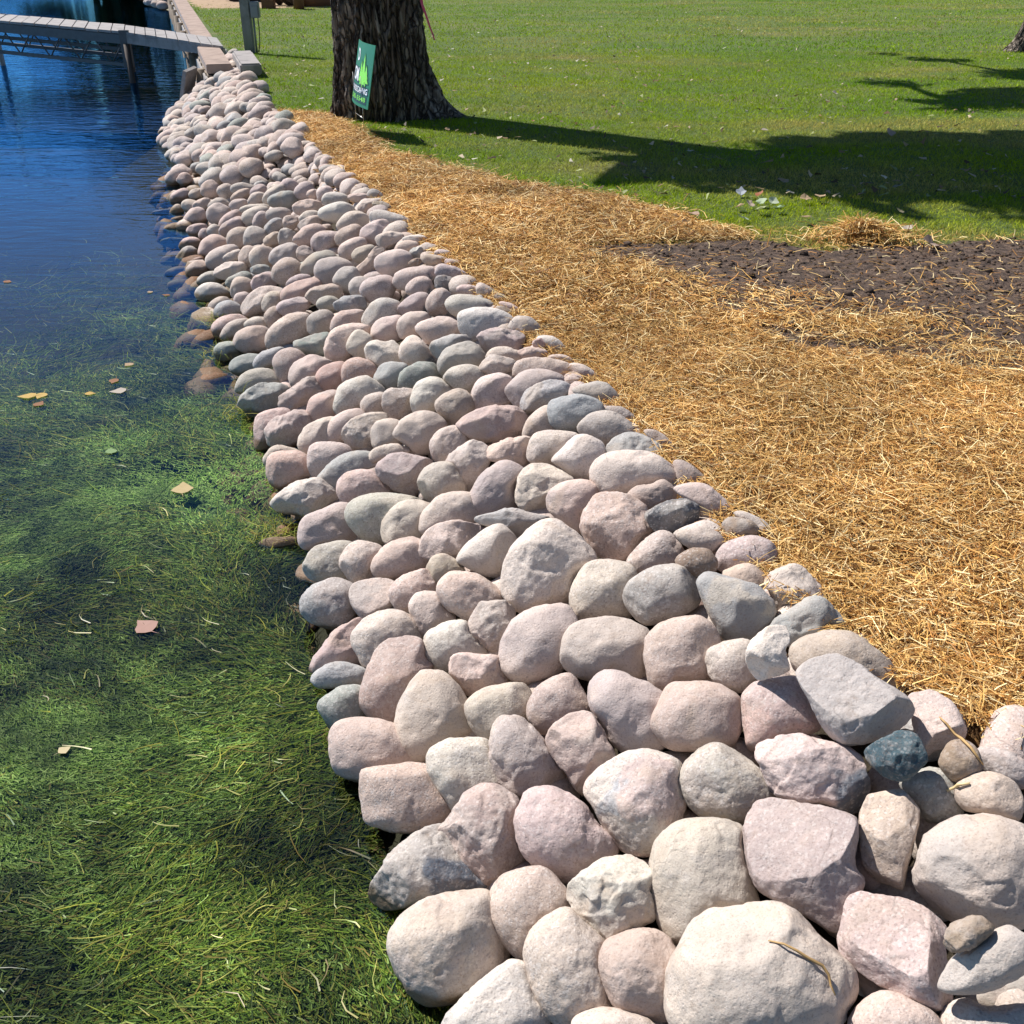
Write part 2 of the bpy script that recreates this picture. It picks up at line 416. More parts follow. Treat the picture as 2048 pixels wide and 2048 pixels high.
STRAWC = [(.58, .34, .10), (.72, .49, .19), (.42, .20, .05), (.86, .70, .38), (.20, .09, .025)]
def straw_field(n, ylo, yhi, seed, P, prob, lmin, lmax, w, name, label, reverse=False):
    X = []; Y = []
    x0 = P[:, 0].min(); x1 = min(P[:, 0].max(), 8)
    got = 0
    while got < n:
        y = rng.uniform(ylo, yhi, n*2); x = rng.uniform(x0, x1, n*2)
        half = .62*(y*cp+1.1)+.4
        d = dist_poly(P, x, y)+.08*noise2(x, y, 4, seed, 3)
        k = (rng.random(len(d)) < np.exp(np.minimum(d, 0)/.045)) & (np.abs(x) < half) & (x > edge(y)+np.where(y < 2.6, -.04, .005))
        k &= rng.random(len(x)) < prob(x, y, d)
        X.append(x[k]); Y.append(y[k]); got += k.sum()
    X = np.concatenate(X)[:n]; Y = np.concatenate(Y)[:n]
    az = rng.uniform(0, 2*np.pi, n)+.0; el = np.abs(rng.normal(0, .22, n))
    D = np.stack([np.cos(az)*np.cos(el), np.sin(az)*np.cos(el), np.sin(el)], 1)
    L = rng.uniform(lmin, lmax, n)*rng.uniform(.4, 1, n)
    Z = straw_h(X, Y)*np.clip(dist_poly(P, X, Y)/.15, 0.1, 1)+lawn_z(X, Y)+rng.uniform(0, .028, n)+.004
    off = X < edge(Y); Z = np.where(off, Z+.02, Z)
    PP = np.stack([X, Y, Z], 1)-D*(L*.5)[:, None]*np.array([1, 1, .3])
    bend = rng.normal(0, 1, (n, 3))*(L*.06)[:, None]; bend[:, 2] = np.abs(bend[:, 2])*.6
    col = pick(STRAWC, [5, 4, 4, 2.2, 3], n)*(1+.25*noise2(X, Y, 1.7, 88, 3))[:, None]
    up = np.stack([rng.normal(0, .6, n), rng.normal(0, .6, n), np.ones(n)], 1)
    return ribbons(name, PP, D, L, w*rng.uniform(.5, 1.3, n), bend, up, col, M_STRAW, 2, .7, label=label, kind='stuff')
def in_(P, x, y): return inside(P, x, y)
thin = lambda x, y, d: np.where(in_(THIN, x, y), .03+.35*np.clip(noise2(x, y, 2.5, 31, 2)+.3, 0, 1), 1.0)
straw_field(120000, 1.2, 4.6, 41, STRAW, thin, .03, .13, .0028, 'straw', 'loose golden straw mulch spread between the stone bank and the soil')
straw_field(100000, 4.4, 11.2, 42, STRAW, thin, .03, .15, .0042, 'straw', 'golden straw mulch further off, thinning toward the lawn edge')
straw_field(4200, 4.2, 8.3, 43, SOIL, lambda x, y, d: np.clip(.12+.9*np.clip(noise2(x, y, 1.6, 45, 3), 0, 1)+np.clip((5.6-y)*.5, 0, .8), 0, 1), .03, .12, .0040, 'straw', 'scattered single straws lying over the dark soil')
n = 1500
pc = PILE.mean(0)
a = rng.uniform(0, 2*np.pi, n); r = np.abs(rng.normal(0, .17, n)); X = pc[0]+r*np.cos(a)*1.3; Y = pc[1]+r*np.sin(a)*.7
D = np.stack([rng.normal(0, 1, n), rng.normal(0, 1, n), rng.normal(0, .25, n)], 1)
ribbons('straw', np.stack([X, Y, rng.uniform(.01, 1, n)*.11*np.exp(-(r/.22)**2)+.01], 1), D, rng.uniform(.04, .14, n), np.full(n, .005), rng.normal(0, .008, (n, 3)),
        np.tile([0, 0, 1.0], (n, 1))+rng.normal(0, .4, (n, 3)), pick(STRAWC, [5, 4, 4, 1.6, 2], n), M_STRAW, 2, .7, label='small separate heap of straw between the lawn and the bare soil', kind='stuff')

# soil clods
def blobs(name, P, Rr, mat, sub=1, seed=0, flat=.7, col=None, amp=.35, **t):
    bm = bmesh.new(); bmesh.ops.create_icosphere(bm, subdivisions=sub, radius=1)
    bv = np.array([v.co[:] for v in bm.verts]); bf = np.array([[v.index for v in f.verts] for f in bm.faces]); bm.free()
    n = len(P); V = np.repeat(bv[None], n, 0)
    V *= (1+amp*noise3((V.reshape(-1, 3)*1.3+np.repeat(rng.uniform(0, 900, (n, 3)), len(bv), 0)), seed).reshape(n, -1, 1))
    V *= (Rr[:, None]*np.stack([np.ones(n), rng.uniform(.7, 1.2, n), np.full(n, flat)], 1))[:, None, :]
    V += P[:, None, :]
    Q = (bf[None]+np.arange(n)[:, None, None]*len(bv)).reshape(-1, 3)
    c = None if col is None else np.repeat(col, len(bv), 0)
    return tag(mesh_np(name, V.reshape(-1, 3), Q, mat, smooth=True, col=c), **t)
n = 26000
X = rng.uniform(SOIL[:, 0].min(), 6, n); Y = rng.uniform(4.2, 8.5, n)
k = dist_poly(SOIL, X, Y) > .02; X, Y = X[k], Y[k]
rr = .0025+.010*rng.random(len(X))**4+.022*rng.random(len(X))**90
blobs('soil_clods', np.stack([X, Y, soil_h(X, Y)+.004+rr*.3+lawn_z(X, Y)], 1), rr, soil_mat(), 1, 5, label='crumbly dark topsoil clods on the bare patch', kind='stuff')

# ---- grass
def grass(n, ylo, yhi, h, w, label, power=1.0):
    out = []; got = 0
    while got < n:
        y = ylo+(yhi-ylo)*rng.random(n)**power; half = .56*(y*cp+1.2)+.3
        x = rng.uniform(-1, 1, n)*half
        ok = (x > edge(y)+.05+np.where(y > 16.4, .06, 0)) & (dist_poly(STRAW, x, y) < .05*noise2(x, y, 3, 2, 2)-.02) & (dist_poly(SOIL, x, y) < .05*noise2(x, y, 4, 3, 2)-.01)
        ok &= ~((y > 29) & (x < -4)); ok &= np.hypot(x+1.25, y-10.72) > .4
        out.append(np.stack([x[ok], y[ok]], 1)); got += ok.sum()
    P2 = np.concatenate(out)[:n]; X, Y = P2.T
    g = noise2(X*.55, Y*1.2, .8, 77, 3); tuft = noise2(X, Y, 5, 78, 2)
    yel = np.clip(noise2(X*.45, Y, .9, 79, 3)*1.4+.0+.75*np.exp(-((Y-9.3-.15*X)/1.1)**2), 0, 1)*np.clip((X+1.2)/1.2, .25, 1)
    c1 = np.array([.18, .35, .008]); c2 = np.array([.33, .43, .015]); c3 = np.array([.55, .43, .15])
    col = c1+(c2-c1)*np.clip(.5+.6*g, 0, 1)[:, None]
    col = col+(c3-col)*(yel*rng.uniform(.4, .95, n)).clip(0, 1)[:, None]
    dry = rng.random(n) < .05; col[dry] = (.36, .30, .14)
    col *= (1+.22*rng.standard_normal((n, 1))).clip(.5, 1.6)
    lean = rng.normal(0, .55, (n, 2)); D = np.stack([lean[:, 0], lean[:, 1], np.ones(n)], 1)
    L = h*rng.uniform(.45, 1.1, n)*(1+.35*tuft)
    Pp = np.stack([X, Y, lawn_z(X, Y)-.004], 1)
    az = rng.uniform(0, 2*np.pi, n); side = np.stack([np.cos(az), np.sin(az), np.zeros(n)], 1)
    bend = np.stack([lean[:, 0]*L*.35, lean[:, 1]*L*.35, -.15*L], 1)
    ribbons('grass', Pp, D, L, w*rng.uniform(.7, 1.3, n), bend, None, col, M_GRASS, 2, -.12, side=side, label=label, kind='stuff')
grass(150000, 5.6, 10.5, .036, .0055, 'short mown grass in front of and around the big tree')
grass(150000, 10.5, 17, .038, .008, 'short mown lawn grass behind the big tree')
grass(110000, 17, 36, .045, .016, 'far lawn grass up to the sandy patch')

# sandy patch far behind on the left
def sand_mat():
    return simple('bare_sand', (.34, .24, .15), .95, noise=(5, .3), bump=(20, .6, .02))
SAND = np.array([at(390, 17)[:2], at(500, 17)[:2], at(640, 16)[:2], at(700, 14)[:2], (-2, 48), (-13.5, 48), (-9.6, 33)])
patch('sandy_ground', SAND+np.array([0, 0]), sand_mat(), lambda X, Y: .012+0*X, .3, .25, kind='structure')

# each line: frame (survey sheet) kind colour lift | outline points, or centre+radii+turn | label
ROCKS = """
A r p 0|150,250 190,130 340,100 520,140 660,230 710,340 600,400 470,440 330,445 200,390|pinkish boulder with a grey left end, half in the weedy water
D r b 0|940,1420 990,1250 1090,1110 1220,1090 1330,1180 1430,1330 1470,1480 1380,1540 1140,1673 1046,1679 952,1603|smooth beige pear-shaped boulder, narrow end up, beside the tall salmon boulder
A r p 0|340,430 400,380 700,360 760,430 850,600 800,680 590,735 400,690 350,620|blocky pale pink boulder with brown specks on top, at the waterline
A r b 0|705,360 740,250 860,212 1030,215 1100,330 1150,500 1000,600 860,610 780,520|smooth beige boulder tucked behind the blocky pale pink waterline boulder
A a m 0|1030,300 1050,160 1130,80 1230,90 1330,200 1440,370 1490,500 1340,560 1200,550 1080,430|angular mauve boulder with a pointed top and chipped face
A a p 0|1360,190 1480,80 1600,68 1680,200 1740,310 1680,440 1580,550 1500,450 1400,300|pink wedge boulder narrowing downward, right of the angular mauve one
C r g 0|480,1050 530,960 620,948 760,980 915,1085 950,1250 900,1370 760,1390 640,1360 560,1230 500,1150|tall grey boulder with a small dark pit near its upper left
S r w 0|1171,1581 1195,1538 1240,1510 1290,1503 1335,1515 1360,1532 1372,1600 1355,1660 1325,1705 1280,1712 1240,1698 1215,1668 1190,1620|white and grey mottled granite boulder with pink blotches
A a p 0|770,740 830,640 920,510 1010,470 1120,490 1210,570 1200,700 1270,870 1250,960 1100,1020 900,1020 830,960 800,850|five-sided dusty pink boulder overlapping the broken grey waterline rock
A r q 0|1180,680 1210,550 1300,480 1440,490 1570,570 1640,680 1730,760 1720,870 1600,960 1470,1015 1330,930 1220,830|rounded pink boulder with a rough crumbly top, left of the mottled granite
A a g 0|380,1100 430,950 520,810 640,710 760,675 850,720 950,900 1050,1010 1050,1050 800,1080 560,1140 430,1140|broken grey rock with a dark blue freshly split face at the waterline
A r b 0|500,1330 560,1200 720,1080 900,1050 1050,1060 1110,1200 1165,1390 1080,1520 900,1650 760,1680 600,1600 520,1480|huge smooth beige boulder lowest along the weedy waterline
A r t 0|1045,1100 1090,990 1180,940 1330,925 1430,1010 1490,1130 1440,1250 1300,1400 1240,1430 1150,1360 1060,1250|tan boulder tapering downward, right of the huge beige waterline boulder
A a b 0.02|1470,1060 1540,960 1680,870 1800,850 1940,930 1960,1080 1930,1240 1690,1350 1590,1260 1490,1140|tan boulder with a grey chipped underside pointing down
A r b 0|1240,1400 1290,1270 1380,1190 1480,1145 1560,1210 1700,1350 1680,1480 1740,1700 1640,1790 1540,1810 1400,1780 1290,1620|tall oval beige boulder near the bottom, below the tan chipped one
S r p 0|1200,1912 1215,1880 1262,1858 1300,1856 1340,1880 1360,1950 1350,2020 1300,2040 1255,2035 1225,2005 1203,1950|pink-beige boulder left of the largest cream boulder
A r w 0|775,1790 870,1670 1010,1530 1150,1435 1240,1440 1300,1600 1370,1780 1250,1950 1000,2000 800,1950|speckled pink granite boulder with strands of weed, cut by the bottom edge
S r b 0|1145,2048 1165,2025 1210,2015 1260,2025 1300,2040 1330,2080 1240,2120 1160,2100|top of a tan boulder just showing at the bottom edge
B r b 0|0,820 50,680 160,625 330,615 470,650 500,780 550,990 540,1090 350,1150 170,1265 60,1180 5,1000|very smooth grey-beige boulder directly above the largest cream boulder
B r c 0.02|80,1480 110,1330 260,1130 450,1060 690,1055 850,1190 1000,1340 1062,1440 1040,1560 950,1680 800,1760 500,1800 200,1760 95,1650|largest cream boulder at the bottom with a dry curled grass blade on it
B r g 0|135,420 200,290 320,215 440,260 560,340 650,470 640,560 500,640 330,620 210,560|smooth grey boulder right of the mottled granite boulder
B a b 0.03|545,230 600,200 740,175 860,200 1020,240 1110,310 1125,420 1080,575 900,550 780,530 640,470 570,370|blocky beige-grey boulder with a dark broken lower right corner
B f m 0.03|475,620 510,520 580,497 780,530 1020,600 1070,660 1050,850 1100,930 1050,1050 980,1185 820,1110 650,1030 550,960 500,830|large flat-faced mauve-grey boulder with chipped lower edge
B f t 0.03|1080,620 1110,530 1150,430 1205,408 1300,450 1370,520 1392,600 1360,740 1330,850 1290,1000 1220,990 1130,920 1090,780|upright flat tan slab with a ragged lower end
B a s 0.1|1105,260 1180,200 1320,155 1400,200 1435,310 1380,370 1290,415 1200,380 1130,320|small dark blue-green angular rock perched under the flat grey slab
B r o 0.05|1505,290 1550,225 1620,212 1690,260 1715,350 1660,400 1580,415 1510,360|small brown stone right of the dark blue-green rock
B r g 0|1290,430 1380,360 1470,345 1580,410 1615,590 1560,620 1450,635 1380,570|pale grey boulder partly shaded below the dark blue-green rock
B r t 0.03|1565,480 1620,400 1720,376 1850,410 1920,490 1910,590 1870,625 1700,590 1610,560|tan boulder with a short straw lying on its left shoulder
B r q 0|1690,260 1790,235 1900,280 1970,350 1960,450 1850,450 1740,380|pale pink boulder at the right edge beside the straw
B r b 0.02|1352,840 1400,710 1500,630 1620,595 1800,605 1950,660 2030,800 2040,1000 1950,1150 1780,1180 1560,1140 1430,1050 1360,960|huge round mottled beige boulder at the right edge
B f m 0.02|975,1180 1020,1020 1120,980 1270,1010 1420,1080 1535,1180 1510,1280 1540,1430 1550,1560 1480,1595 1350,1560 1200,1480 1020,1350 975,1280|large lilac-grey boulder right of the largest cream boulder
B a o 0.12|1512,1290 1540,1180 1600,1140 1700,1110 1770,1180 1720,1240 1600,1305|small ragged ochre stone wedged under the huge round boulder
B r g 0.08|1490,1460 1560,1330 1700,1250 1820,1170 1930,1165 1990,1250 1960,1380 1800,1480 1600,1520 1510,1500|long speckled grey-green stone slanting up at the lower right
B r p 0|1020,1680 1080,1570 1190,1510 1330,1540 1480,1640 1520,1800 1300,1900 1100,1850|pink boulder half in shade at the bottom below the lilac-grey boulder
B r q 0|1490,1640 1560,1560 1640,1545 1750,1590 1932,1575 2030,1680 2000,1850 1700,1900 1530,1800|pale pink boulder filling the bottom right corner
B r g -0.06|1560,1560 1640,1500 1800,1450 2000,1400 2020,1580 1800,1640 1640,1600|shaded grey rock under the long speckled grey-green stone
B r b -0.04|1045,1380 1150,1440 1240,1500 1160,1560 1080,1480|sliver of a beige stone in the dark gap beside the largest cream boulder
B r t -0.03|1020,900 1050,650 1130,720 1190,900 1180,980 1080,960|tan stone wedged between the mauve-grey boulder and the upright slab
C r c 0.03|5,420 50,290 130,180 230,110 330,125 450,220 540,330 440,430 395,560 250,590 110,615 30,540|big smooth cream egg-shaped boulder in the middle of the bank
C a p 0|455,100 500,0 600,-50 720,-30 820,60 850,160 780,230 720,335 620,335 530,300 470,200|dusty pink boulder with a sharp broken right side
C a d 0.03|805,90 860,40 960,0 1060,10 1105,80 1080,130 950,180 860,165|dark grey chipped stone right of the broken dusty pink boulder
G r q 0|1440,1220 1520,1180 1640,1190 1750,1260 1820,1360 1750,1450 1640,1430 1540,1300|pale peach boulder behind the dark grey chipped stone, by the straw
C r t 0.05|975,200 1030,160 1130,150 1210,190 1225,240 1170,290 1060,275|small smooth tan stone lying on a white one
C r w 0|960,190 1060,135 1150,118 1230,170 1265,220 1200,250 1080,230|white stone mostly hidden behind a small tan stone
C r o 0.03|1225,150 1270,97 1380,115 1430,165 1400,200 1270,215|small rough brown stone above the lilac-grey round boulder
C r b 0|1295,80 1350,68 1440,110 1510,180 1540,270 1480,260 1380,150|
C r b 0|705,340 750,270 840,185 900,168 970,210 1020,290 980,360 870,410 740,408|beige boulder resting behind the smooth pale oval
C r o 0.07|970,330 1050,272 1140,275 1190,330 1185,390 1110,425 1010,400|small shaded brown stone behind the smooth pale oval
C r m 0|1190,330 1230,250 1340,200 1440,205 1520,260 1540,370 1460,430 1340,420 1230,400|round lilac-grey boulder with a dark rough right side near the straw
C r t 0|1225,410 1310,365 1390,360 1460,420 1480,510 1380,520 1260,480|
C r b 0|390,520 430,410 500,340 620,330 730,380 760,480 720,640 600,650 430,675 395,600|pale beige boulder left of the smooth pale oval
C r g 0.03|665,520 720,440 830,380 960,355 1060,400 1100,480 1090,560 1010,630 830,685 720,650 670,580|smooth pale oval boulder with a tiny notch on its face
C r l 0.02|1085,460 1140,398 1220,410 1350,450 1450,490 1520,590 1500,660 1370,780 1240,770 1180,680 1130,580|blue-grey blotched boulder right of the smooth pale oval
C a q 0|1458,430 1580,365 1680,380 1770,480 1790,560 1680,620 1540,620 1500,530|lilac-white boulder with a peaked top against the straw
C r q 0|0,820 50,690 150,600 330,567 400,620 440,700 420,820 350,930 200,1005 90,1005 10,940|big pale pink boulder below the cream egg-shaped boulder
C r t 0|340,830 370,730 470,670 600,645 740,670 830,740 830,860 790,1000 640,960 490,1000 360,930|wide tan-pink boulder in the middle of the bank
C r p 0|790,850 840,730 960,660 1090,645 1180,710 1220,800 1200,900 1130,990 960,1010 920,1065 830,1000|speckled pink boulder below the smooth pale oval
C r b 0|1132,880 1190,800 1320,768 1390,800 1420,900 1400,1000 1330,1070 1230,1020 1150,970|beige-mauve boulder left of the jagged white rock
C a w 0.14|1365,800 1440,730 1560,690 1605,770 1580,830 1600,945 1500,980 1400,1005 1370,920|jagged white and pink rock standing on the upper bank
E a l 0|70,950 200,830 330,730 450,685 570,740 660,830 710,940 600,1000 420,1000 300,1040 150,1020|grey boulder with a black freshly broken face, near the straw
E r t 0|281,1100 330,1000 480,935 620,925 760,965 900,1050 1010,1170 1055,1300 950,1350 600,1330 340,1230|large tan boulder behind the flat grey slab
E f g 0.1|328,1190 420,1130 580,1085 680,1120 780,1170 900,1270 1060,1360 1140,1460 1110,1560 960,1650 700,1735 620,1700 520,1600 430,1430 340,1270|large flat grey slab with cracks lying on top of the bank
C r p 0|840,1200 880,1110 950,1015 1060,1003 1200,1015 1310,1070 1335,1180 1320,1290 1260,1360 1080,1385 930,1370 850,1290|broad rose-pink boulder below the speckled pink one
C r p 0|1330,1100 1390,1020 1520,985 1640,975 1680,1060 1760,1240 1700,1290 1560,1320 1400,1390 1350,1290|rough pink boulder left of the large flat grey slab
C r t 0|150,1160 200,1040 300,975 380,955 440,1030 510,1165 480,1230 250,1290 180,1230|tan stone with glinting specks below the wide tan-pink boulder
D r c 0|1380,1340 1430,1260 1540,1200 1660,1175 1780,1190 1830,1260 1790,1420 1700,1480 1530,1550 1430,1480|
E f q 0.02|1080,1400 1180,1345 1300,1345 1420,1430 1500,1560 1520,1640 1480,1720 1300,1763 1250,1800 1180,1700 1130,1500|pale lilac boulder with a flat face and a dry seed head, by the straw
F a w 0|390,1140 450,1060 540,1000 640,980 720,1010 770,1080 770,1120 680,1160 560,1210 470,1180|angular white rock at the waterline with a wet green foot
D r m 0|305,230 350,120 460,60 600,15 680,60 720,230 640,280 470,290 390,320 330,310|mauve boulder just below the angular white waterline rock
F r g 0|805,1210 820,1130 900,1080 1000,1072 1130,1080 1235,1110 1220,1200 1180,1290 1000,1355 880,1310|smooth pale grey egg-shaped boulder with two small holes
D r b 0|840,190 880,90 960,20 1060,0 1180,30 1170,120 1130,240 1000,280 880,295|tan egg-shaped boulder overlapping the pale egg with two holes
F r b 0|1210,1240 1240,1150 1330,1080 1450,1062 1530,1090 1560,1180 1500,1270 1330,1300 1230,1290|
D r g 0|342,420 390,320 500,280 640,275 700,350 700,480 660,520 520,530 410,520 350,470|tan-grey boulder with a dark grey patch low on its face, at the waterline
D r c 0|578,390 620,310 700,272 800,285 860,330 830,430 800,510 680,530 610,470|cream pitted boulder right of the one with a dark grey patch
D r p 0|785,410 860,310 950,250 1060,235 1130,290 1180,370 1140,440 1020,490 900,510 820,500|
D a q 0|1078,340 1130,220 1220,155 1350,135 1480,150 1530,190 1480,290 1390,380 1200,400 1120,390|
D r w 0|1330,380 1400,280 1520,185 1620,168 1710,240 1710,300 1650,430 1610,500 1500,480 1390,430|peach and white boulder with a grey streak, left of the cream egg-shaped boulder
D a t 0|1135,430 1200,360 1280,360 1375,440 1360,490 1270,520 1200,560 1150,510|
D r l 0|322,640 370,570 470,520 560,510 680,545 710,650 680,760 580,840 450,810 350,760|smooth blue-grey boulder at the waterline, darker than its neighbours
D f q 0|648,590 690,530 850,510 940,535 930,640 910,690 830,720 750,770 690,720 655,650|chipped pale pink rock right of the blue-grey waterline boulder
D r p 0|903,590 950,510 1050,460 1140,450 1200,520 1180,620 1100,700 1010,720 930,690|
D r b 0|1030,690 1070,610 1140,585 1220,600 1260,680 1330,770 1230,820 1140,890 1070,820|
D r p 0.02|1200,560 1260,480 1370,465 1470,480 1580,550 1640,640 1560,700 1430,780 1330,740 1240,670|salmon pink boulder lower left of the cream egg-shaped boulder
D a b 0|1400,800 1430,700 1510,655 1640,650 1735,730 1700,820 1640,930 1580,990 1470,920 1410,860|beige-grey boulder with a crack running over its top
D a p 0|380,1050 440,980 540,850 640,780 710,755 740,800 780,1000 750,1080 600,1080 480,1110 400,1110|pink wedge rock sloping down into the water
D r b 0|655,900 700,800 800,730 930,715 1030,740 1110,870 1050,960 900,1050 760,1085 690,1000|
D r r 0.02|718,1270 740,1130 790,980 870,900 1010,870 1110,900 1125,1010 1185,1080 1060,1180 990,1320 930,1440 830,1430 740,1370|tall salmon-pink boulder with a rough surface near the water
D r l 0|402,1150 460,1080 560,1042 660,1060 750,1100 745,1180 640,1200 460,1210|flat blue-grey stone at the waterline, left of the tall salmon boulder
D r e 0|442,1320 490,1260 580,1205 720,1195 780,1260 770,1400 640,1440 540,1500 470,1400|grey-green boulder at the waterline below the flat blue-grey stone
D r w 0|1120,900 1160,830 1260,780 1390,778 1420,850 1530,990 1420,1040 1280,1100 1200,1090 1130,1010|pale boulder with a blue-grey smudge on its upper left
D a p 0|1270,1080 1320,990 1450,990 1600,1000 1620,1060 1700,1170 1560,1200 1410,1260 1340,1190|
F r p 0|65,160 110,100 200,80 250,100 240,150 180,200 100,210|
F r b 0|115,190 160,130 240,105 290,130 260,190 190,235 130,220|
F r b 0|245,130 290,98 360,100 385,140 350,170 270,165|
F r t 0|185,220 230,165 320,145 380,170 380,230 370,280 290,300 210,270|
F r p 0|365,210 400,140 490,85 580,72 615,110 610,190 520,240 420,270 375,260|
F r g 0|590,130 620,75 690,55 740,90 740,150 700,190 610,190|
F r p 0|728,130 760,75 850,53 910,70 910,130 850,160 740,178|
F r w 0|900,100 940,30 1010,-5 1090,10 1105,60 1090,110 1000,130 940,168 910,150|
F r e 0|80,280 110,240 180,235 230,270 220,310 150,350 100,330|pale stone draped with green weed at the waterline
F r t 0|355,100 390,45 430,40 450,90 430,150 390,162|
F a e 0.02|515,235 590,205 700,178 730,210 720,280 700,310 590,300 530,270|dark grey-green knobbly rock above the pink boulders near the water
F r q 0|692,240 730,170 830,140 920,140 945,190 880,260 800,340 740,350 700,310|
F r c 0.02|812,250 850,180 900,172 950,210 940,270 900,325 840,300|
F r q 0|945,180 980,115 1060,90 1110,95 1120,160 1100,220 980,225|
F r q 0|1087,140 1130,85 1220,63 1260,85 1250,140 1200,195 1110,210|
F r q 0|1195,150 1250,110 1350,97 1430,130 1465,180 1400,210 1280,245 1220,200|
F r w 0|1433,120 1450,65 1560,45 1680,70 1745,130 1700,180 1560,200 1520,240 1460,200|
F r q 0|1105,260 1140,210 1190,198 1250,250 1300,310 1320,355 1180,370 1110,330|
F a l 0|1270,250 1350,205 1480,198 1510,240 1450,290 1370,330 1310,320|
F a w 0|910,290 940,235 1050,225 1120,250 1145,340 1050,360 980,375 930,330|
F r g 0.02|1317,350 1350,280 1430,240 1500,237 1570,300 1570,360 1480,400 1350,418|
F a m 0|1520,240 1560,180 1650,157 1760,175 1830,230 1820,280 1700,285 1580,300|dark-speckled purple-pink boulder near the straw edge
F r g 0.02|1345,430 1400,375 1500,362 1570,400 1560,470 1490,515 1400,480|
F r t 0|403,350 440,290 510,275 580,310 580,400 520,440 490,470 430,440|
F a p 0|490,430 520,350 600,310 700,330 735,345 690,400 640,450 520,480|
F r g 0|190,500 220,430 280,390 380,385 460,430 480,460 380,500 250,520|
F a e 0|215,580 250,510 340,460 440,460 490,500 450,590 400,610 300,650 250,610|grey waterline boulder with a hollow shaded face
F a m 0|430,545 500,490 600,425 650,420 670,480 690,530 600,600 500,628 450,590|
F r r 0|640,420 680,370 760,345 810,360 830,430 790,480 700,508 650,470|
F r r 0|785,390 820,335 890,323 950,350 975,390 950,430 880,450 800,462|
F r l 0|965,410 1010,355 1090,343 1145,370 1130,440 1090,490 1010,505 970,460|
F a e 0|1093,440 1140,370 1230,343 1320,365 1345,420 1260,440 1180,490 1110,490|
F r w 0.01|740,560 780,480 880,425 950,430 1020,500 980,560 880,600 790,640 750,620|bright cream boulder with a pitted right end
F r b 0|888,580 920,525 990,512 1040,540 1030,610 980,640 910,640|
F a q 0|1010,560 1040,495 1130,490 1180,500 1175,600 1140,650 1040,650|
F r w 0|1165,540 1200,460 1290,430 1360,460 1390,520 1350,590 1240,625 1180,610|
F r t 0.02|1300,580 1350,520 1430,493 1490,530 1505,600 1470,660 1410,690 1340,650|
F r q 0|1500,540 1530,450 1600,415 1700,418 1730,470 1720,560 1650,600 1510,605|
G r m 0|362,590 400,520 480,460 580,442 680,470 740,520 700,600 600,660 460,700 400,690|
G a l 0.02|455,620 500,570 600,525 700,518 760,540 790,590 720,620 600,680 500,750 460,700|
F r p 0|590,610 620,540 700,505 765,510 790,590 740,650 640,690 600,660|
F r p 0|303,760 310,660 360,620 460,600 500,640 450,750 400,820 320,830|
F a m 0|355,730 400,660 500,615 590,612 615,680 580,780 500,815 390,820|
F r b 0|545,800 570,720 640,670 750,648 800,700 720,790 680,840 580,855|
F r q 0|695,720 740,650 830,607 890,610 910,660 840,740 780,790 710,780|
F a t 0|778,740 830,670 930,630 1010,628 1045,660 1000,760 940,830 840,850 800,790|
F r c 0|950,730 980,670 1070,658 1110,690 1130,760 1080,800 970,815|
F r c 0.01|1070,740 1110,670 1200,620 1290,620 1360,680 1340,740 1290,850 1200,840 1120,780|
F r q 0|1267,810 1300,740 1380,702 1440,715 1480,770 1450,840 1380,890 1310,895|
F a t 0.02|1418,680 1500,620 1620,580 1740,590 1795,640 1790,720 1760,760 1600,785 1480,750|long angular pinkish-tan boulder with a squared right end
G r c 0|470,870 500,770 570,700 640,680 680,750 680,860 580,900 500,900|
G r l 0.02|628,720 650,650 740,620 860,610 950,640 1000,700 980,780 820,850 700,840 640,800|smooth blue-grey boulder high on the bank
G r g 0|822,830 860,750 940,715 1030,715 1140,770 1260,870 1200,900 1080,910 1010,950 900,930|light grey boulder just right of the smooth blue-grey one
G r g 0|790,590 870,545 980,530 1050,570 1110,660 1100,700 1000,705 900,640|
G r g 0|1005,705 1070,685 1140,710 1240,810 1240,840 1150,810|
G a l 0|1000,970 1060,890 1160,858 1260,880 1370,940 1410,1020 1250,1030 1040,1010|
G r t 0|1245,850 1310,838 1390,880 1470,990 1460,1040 1400,1030 1330,930|
G r q 0|500,960 540,870 640,840 760,845 830,880 800,980 700,1040 600,1055 510,1040|
G r w 0.01|658,1030 720,960 800,880 880,868 970,920 1000,990 960,1080 900,1160 800,1140 720,1080|
G r c 0.02|900,1100 960,1010 1080,975 1220,970 1350,1010 1450,1090 1475,1180 1400,1200 1230,1290 1080,1280 930,1240|large cream oval boulder high on the bank near the straw
G r t 0|1430,1050 1510,1040 1610,1110 1680,1200 1560,1230 1470,1190|
G r t 0.01|1140,1270 1200,1200 1290,1190 1370,1165 1440,1220 1450,1280 1350,1330 1270,1370 1170,1320|
G r p 0|615,1300 650,1220 750,1165 880,1160 950,1200 930,1290 860,1400 850,1510 760,1450 650,1380|
G a c 0|415,1240 450,1130 510,1060 620,1040 720,1100 790,1165 700,1250 620,1340 580,1400 500,1360 430,1320|cream angular boulder with a broken face, beside the mauve pear-shaped one
G r m 0.01|85,1340 140,1220 220,1110 310,1040 400,1035 480,1100 420,1200 440,1330 330,1370 200,1420 120,1390|mauve pear-shaped boulder leaning to the upper right
G a l 0.02|170,1400 280,1370 400,1340 480,1365 650,1410 560,1460 430,1540 330,1480 200,1440|thin dark slate rock wedged above the cream egg-shaped boulder
F a b 0|1355,900 1400,830 1480,775 1560,770 1600,830 1600,900 1560,980 1490,1060 1400,1010 1365,950|
